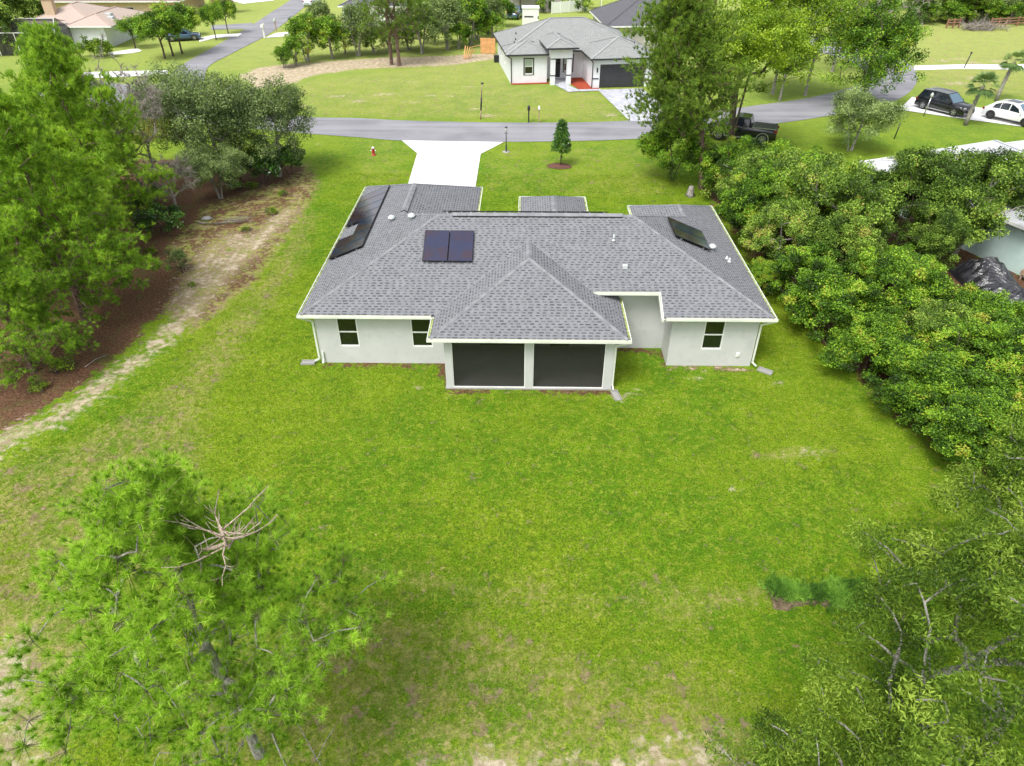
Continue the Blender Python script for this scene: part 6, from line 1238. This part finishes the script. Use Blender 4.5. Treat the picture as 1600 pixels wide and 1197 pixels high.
# ------------------------------------------------------------------ vehicles
def car(label, loc, rz, paint, kind='suv', rim='rim', L=4.75, Wd=1.90, Ht=1.70, cat='car', group=None, name='parked_car'):
    """long axis +X forward"""
    T = thing(name, label, cat, loc, rz, group); hw = Wd/2; r_ = .36 if kind != 'truck' else .45; gz = .24 if kind != 'truck' else .42
    # side profile stations: x, z of the beltline/bonnet top
    if kind == 'truck': st = [(-.5, .62), (-.49, .98), (-.20, 1.06), (.02, 1.08), (.14, 1.10), (.36, 1.12), (.47, 1.02), (.5, .72)]; zoff = .22
    else: st = [(-.5, .55), (-.485, .88), (-.45, .98), (-.2, .97), (.1, .95), (.24, .95), (.38, .90), (.47, .78), (.5, .55)]; zoff = 0
    m = MB(); rings = []
    for fx, zt in st:
        x = fx*L; zt = zt*(Ht-zoff if kind != 'truck' else Ht)/1.70*1.03+(0 if kind != 'truck' else 0); tp = 1-.10*max(0, abs(fx)*2-.72)/.28; w_ = hw*tp
        rings.append([(x, -w_*.94, gz), (x, -w_, gz+.12), (x, -w_, gz+(zt-gz)*.62), (x, -w_*.965, zt-.05), (x, -w_*.90, zt), (x, w_*.90, zt), (x, w_*.965, zt-.05), (x, w_, gz+(zt-gz)*.62), (x, w_, gz+.12), (x, w_*.94, gz)])
    n = 10
    for R in rings: m.v += R
    for i in range(len(rings)-1):
        for j in range(n): a = i*n+j; b = i*n+(j+1) % n; m.f.append((a, a+n, b+n, b)); m.sm.add(len(m.f)-1)
    m.f.append(tuple(range(n))); m.f.append(tuple(reversed(range((len(rings)-1)*n, len(rings)*n))))
    body = m.build('body', M[paint], T)
    # cabin
    zb = (.95 if kind != 'truck' else 1.09)*(1.03*Ht/1.70)
    if kind == 'truck': cb = [(-.14, zb-.03, .97), (-.10, Ht-.04, .80), (.02, Ht, .80), (.10, Ht-.03, .79), (.20, zb-.03, .95)]
    elif kind == 'coupe': cb = [(-.46, zb-.03, .90), (-.30, Ht-.14, .76), (-.12, Ht, .78), (.08, Ht-.02, .78), (.26, zb-.03, .95)]
    else: cb = [(-.475, zb-.03, .93), (-.40, Ht-.06, .78), (-.15, Ht, .79), (.08, Ht-.03, .79), (.26, zb-.03, .95)]
    m = MB()
    for fx, z, wf in cb: m.v += [(fx*L, -hw*wf, z), (fx*L, hw*wf, z)]
    k = len(cb); m.v += [(cb[i][0]*L, s*hw*.945, zb-.03) for i in range(1, k-1) for s in (-1, 1)]
    for i in range(k-1): m.f.append((2*i, 2*i+1, 2*i+3, 2*i+2))
    low = [0]+[2*k+2*(i-1) for i in range(1, k-1)]+[2*(k-1)]; up_ = [2*i for i in range(k)]
    for s in (0, 1):
        for i in range(k-1):
            q = [low[i]+s, low[i+1]+s, up_[i+1]+s, up_[i]+s]; q = list(dict.fromkeys(q))
            if len(q) > 2: m.f.append(tuple(q))
    m.build('cabin', M[paint], T)
    def lift(p, q, r, s_, e=.012):
        nrm = (Vector(q)-Vector(p)).cross(Vector(s_)-Vector(p)).normalized(); return nrm*e
    def pane(name, pts, mat, cen=Vector((0, 0, Ht*.6))):
        c = sum((Vector(p) for p in pts), Vector())/len(pts); nrm = (Vector(pts[1])-Vector(pts[0])).cross(Vector(pts[-1])-Vector(pts[0])).normalized()
        if nrm.dot(c-cen) < 0: nrm = -nrm
        g = MB(); P0 = [Vector(p)+nrm*.012 for p in pts]; P1 = [Vector(p)-nrm*.01 for p in pts]; g.quad(*P0)
        for i in range(len(P0)): j = (i+1) % len(P0); g.quad(P0[i], P0[j], P1[j], P1[i])
        g.build(name, mat, T)
    def C(i, s, t=0.0):
        fx, z, wf = cb[i]; return Vector((fx*L, s*hw*wf, z))
    def lerp(a, b, t): return a+(b-a)*t
    # windscreen and rear glass
    a, b = C(k-1, -1), C(k-2, -1); a2, b2 = C(k-1, 1), C(k-2, 1)
    pane('windscreen', [lerp(lerp(a, b, .1), lerp(a2, b2, .1), .06), lerp(lerp(a, b, .1), lerp(a2, b2, .1), .94), lerp(lerp(a, b, .92), lerp(a2, b2, .92), .93), lerp(lerp(a, b, .92), lerp(a2, b2, .92), .07)], M['windscreen'])
    a, b = C(0, -1), C(1, -1); a2, b2 = C(0, 1), C(1, 1)
    pane('rear_window', [lerp(lerp(a, b, .2), lerp(a2, b2, .2), .08), lerp(lerp(a, b, .2), lerp(a2, b2, .2), .92), lerp(lerp(a, b, .85), lerp(a2, b2, .85), .9), lerp(lerp(a, b, .85), lerp(a2, b2, .85), .1)], M['carglass'])
    # side glass: split by pillars, on the sloping cabin side
    def side(fx, tz, s):                            # point on the cabin side; tz 0..1 from belt to roof edge at fx
        for i in range(k-1):
            if cb[i][0] <= fx <= cb[i+1][0]:
                u = (fx-cb[i][0])/(cb[i+1][0]-cb[i][0]); zt = cb[i][1]+(cb[i+1][1]-cb[i][1])*u; wt = cb[i][2]+(cb[i+1][2]-cb[i][2])*u
                return Vector((fx*L, s*hw*(.945+(wt-.945)*tz), (zb-.03)+(zt-zb+.03)*tz))
    sp = {'suv': [(-.395, -.26), (-.25, -.08), (-.065, .155)], 'coupe': [(-.33, -.20), (-.19, -.04), (-.02, .16)], 'truck': [(-.09, .00), (.01, .13)]}[kind]
    for s in (-1, 1):
        for a_, b_ in sp:
            e = .0; tb = .86
            ta = tb if a_ > cb[1][0] else .6
            pane('side_window', [side(a_, .12, s), side(b_, .12, s), side(b_-(.045 if b_ > .1 else 0), tb if b_ < cb[k-2][0]+.03 else .62, s), side(max(a_, cb[1][0]+.0), ta, s)], M['carglass'], Vector((0, 0, Ht*.7)))
        mm = MB(); mm.box(.19*L-.05, .19*L+.10, s*hw*1.0 if s > 0 else -hw-.17, hw+.17 if s > 0 else -hw, zb-.0, zb+.16); mm.build('mirror', M[paint], T, bevel=.03)
    wb = (-.315*L, .315*L)
    for x in wb:
        for s in (-1, 1):
            y = s*(hw-.10); w2 = .24 if kind != 'truck' else .30
            mm = MB(); mm.lathe([(r_*.60, y-w2/2), (r_-.03, y-w2/2-.0), (r_, y-w2/2+.03), (r_, y+w2/2-.03), (r_-.03, y+w2/2), (r_*.60, y+w2/2)], (x, 0, r_), 24, 'Y'); wh = mm.build('wheel', M['tyre'], T)
            mm = MB(); yo = y+s*(w2/2+.006); mm.lathe([(.04, yo+s*.012), (.07, yo+s*.010), (.071, yo-s*.03)] if False else [(.06, min(yo-s*.01, yo+s*.01)), (.06, max(yo-s*.01, yo+s*.01))], (x, 0, r_), 12, 'Y')
            for q in range(5 if kind != 'truck' else 8):
                a_ = q*2*pi/(5 if kind != 'truck' else 8)+.3; mm.bar((x+.03*cos(a_), yo, r_+.03*sin(a_)), (x+r_*.62*cos(a_), yo, r_+r_*.62*sin(a_)), .016, .085)
            rg = 28
            for q in range(rg):
                t0, t1 = 2*pi*q/rg, 2*pi*(q+1)/rg; f1, f0 = r_*.66, r_*.58
                mm.quad((x+f0*cos(t0), yo, r_+f0*sin(t0)), (x+f1*cos(t0), yo, r_+f1*sin(t0)), (x+f1*cos(t1), yo, r_+f1*sin(t1)), (x+f0*cos(t1), yo, r_+f0*sin(t1)))
            mm.build('rim', M[rim], wh)
            mm = MB(); rr = r_+.07                      # dark wheel arch with rim
            for q in range(14):
                t0, t1 = pi*(-.04+1.08*q/14), pi*(-.04+1.08*(q+1)/14); yy = s*(hw+.004)
                P_ = [(x+rr*cos(t0), yy, r_+rr*sin(t0)), (x+rr*cos(t1), yy, r_+rr*sin(t1)), (x+(r_-.02)*cos(t1), yy, r_+(r_-.02)*sin(t1)), (x+(r_-.02)*cos(t0), yy, r_+(r_-.02)*sin(t0))]; mm.quad(*P_); mm.quad(*[(p[0], s*(hw-.25), p[2]) for p in P_])
            mm.build('wheel_arch', M['black'] if kind != 'truck' else M['alu'], T)
    zl = .66*Ht/1.7 if kind != 'truck' else .95
    for s in (-1, 1):
        mm = MB(); mm.box(.455*L, .487*L, s*hw*.55 if s > 0 else -hw*.88, hw*.88 if s > 0 else -hw*.55, zl+.02, zl+.18); mm.build('headlight', M['lens'], T, bevel=.02)
        mm = MB(); mm.box(-.503*L, -.46*L, s*hw*.62 if s > 0 else -hw*.93, hw*.93 if s > 0 else -hw*.62, zl+.06, zl+.24); mm.build('tail_light', M['tail'], T, bevel=.02)
        mm = MB(); mm.box(-.24*L, .24*L, s*(hw-.03) if s > 0 else -hw-.02, hw+.02 if s > 0 else -hw+.03, gz-.02, gz+.06); mm.build('side_sill', M['alu'] if kind != 'coupe' else M['black'], T)
    mm = MB(); mm.box(.495*L, .508*L, -hw*.5, hw*.5, gz+.2, gz+.42); mm.build('grille', M['black'], T)
    if kind == 'suv':
        for s in (-1, 1): mm = MB(); mm.bar((-.38*L, s*hw*.70, Ht+.03), (.07*L, s*hw*.70, Ht+.03), .04, .04); mm.build('roof_rail', M['alu'], T)
    if kind == 'coupe': mm = MB(); mm.box(-.15*L, .06*L, -hw*.5, hw*.5, Ht-.02, Ht+.012); mm.build('sunroof', M['carglass'], T)
    if kind == 'truck':
        mm = MB(); zt = 1.07*1.03*Ht/1.7; mm.box(-.485*L, -.155*L, -hw*.84, hw*.84, zt-.01, zt+.045); mm.build('bed_cover', M['black'], T)
        for s in (-1, 1): mm = MB(); mm.box(-.485*L, -.15*L, s*hw*.87 if s > 0 else -hw*.93, hw*.93 if s > 0 else -hw*.87, zt-.03, zt+.03); mm.build('bed_rail', M['alu'], T)
    return T
a, b = at(1441, 171), at(1486, 182); ang = atan2(b.y-a.y, b.x-a.x)
mid = (a+b)/2; n_ = Vector((-sin(ang), cos(ang), 0)); c = mid+n_*.85+Vector((cos(ang), sin(ang), 0))*.05
car('black parked car on the white driveway, left of the palm', (c.x, c.y, .05), ang, 'paint_black', 'suv', 'rim', 5.0, 1.95, 1.78, group=None)
a, b = at(1544, 186), at(1601, 199); ang = atan2(b.y-a.y, b.x-a.x); mid = (a+b)/2; n_ = Vector((-sin(ang), cos(ang), 0)); c = mid+n_*.85
car('white parked car with sunroof on the white driveway at the right edge', (c.x, c.y, .05), ang, 'paint_white', 'coupe', 'rim_dark', 4.9, 1.96, 1.70)
a = at(1121, 219); ang = radians(180-22); c = a+Vector((-cos(ang)*1.75, -sin(ang)*1.75, 0))+Vector((.4, .85, 0))
car('black pickup truck with covered bed and big wheels, behind the many-stemmed tree', (c.x, c.y, .035), ang, 'paint_black', 'truck', 'rim', 5.7, 1.98, 2.0, cat='pickup truck', name='pickup_truck')
c = at(487, 9); car('silver car parked beside the side street at the top edge', (c.x, c.y+1, .02), radians(80), 'paint_silver', 'suv', 'rim', 4.7, 1.9, 1.75)
c = at(806, 28); car('dark teal car parked beside the white shed', (c.x, c.y, .02), radians(75), 'paint_blue', 'truck', 'rim', 5.2, 1.9, 1.75, cat='pickup truck', name='pickup_truck')
c = at(288, 63); car('dark car parked on the pale driveway behind the three street trees', (c.x, c.y, .05), radians(20), 'paint_blue', 'coupe', 'rim', 4.6, 1.85, 1.45)
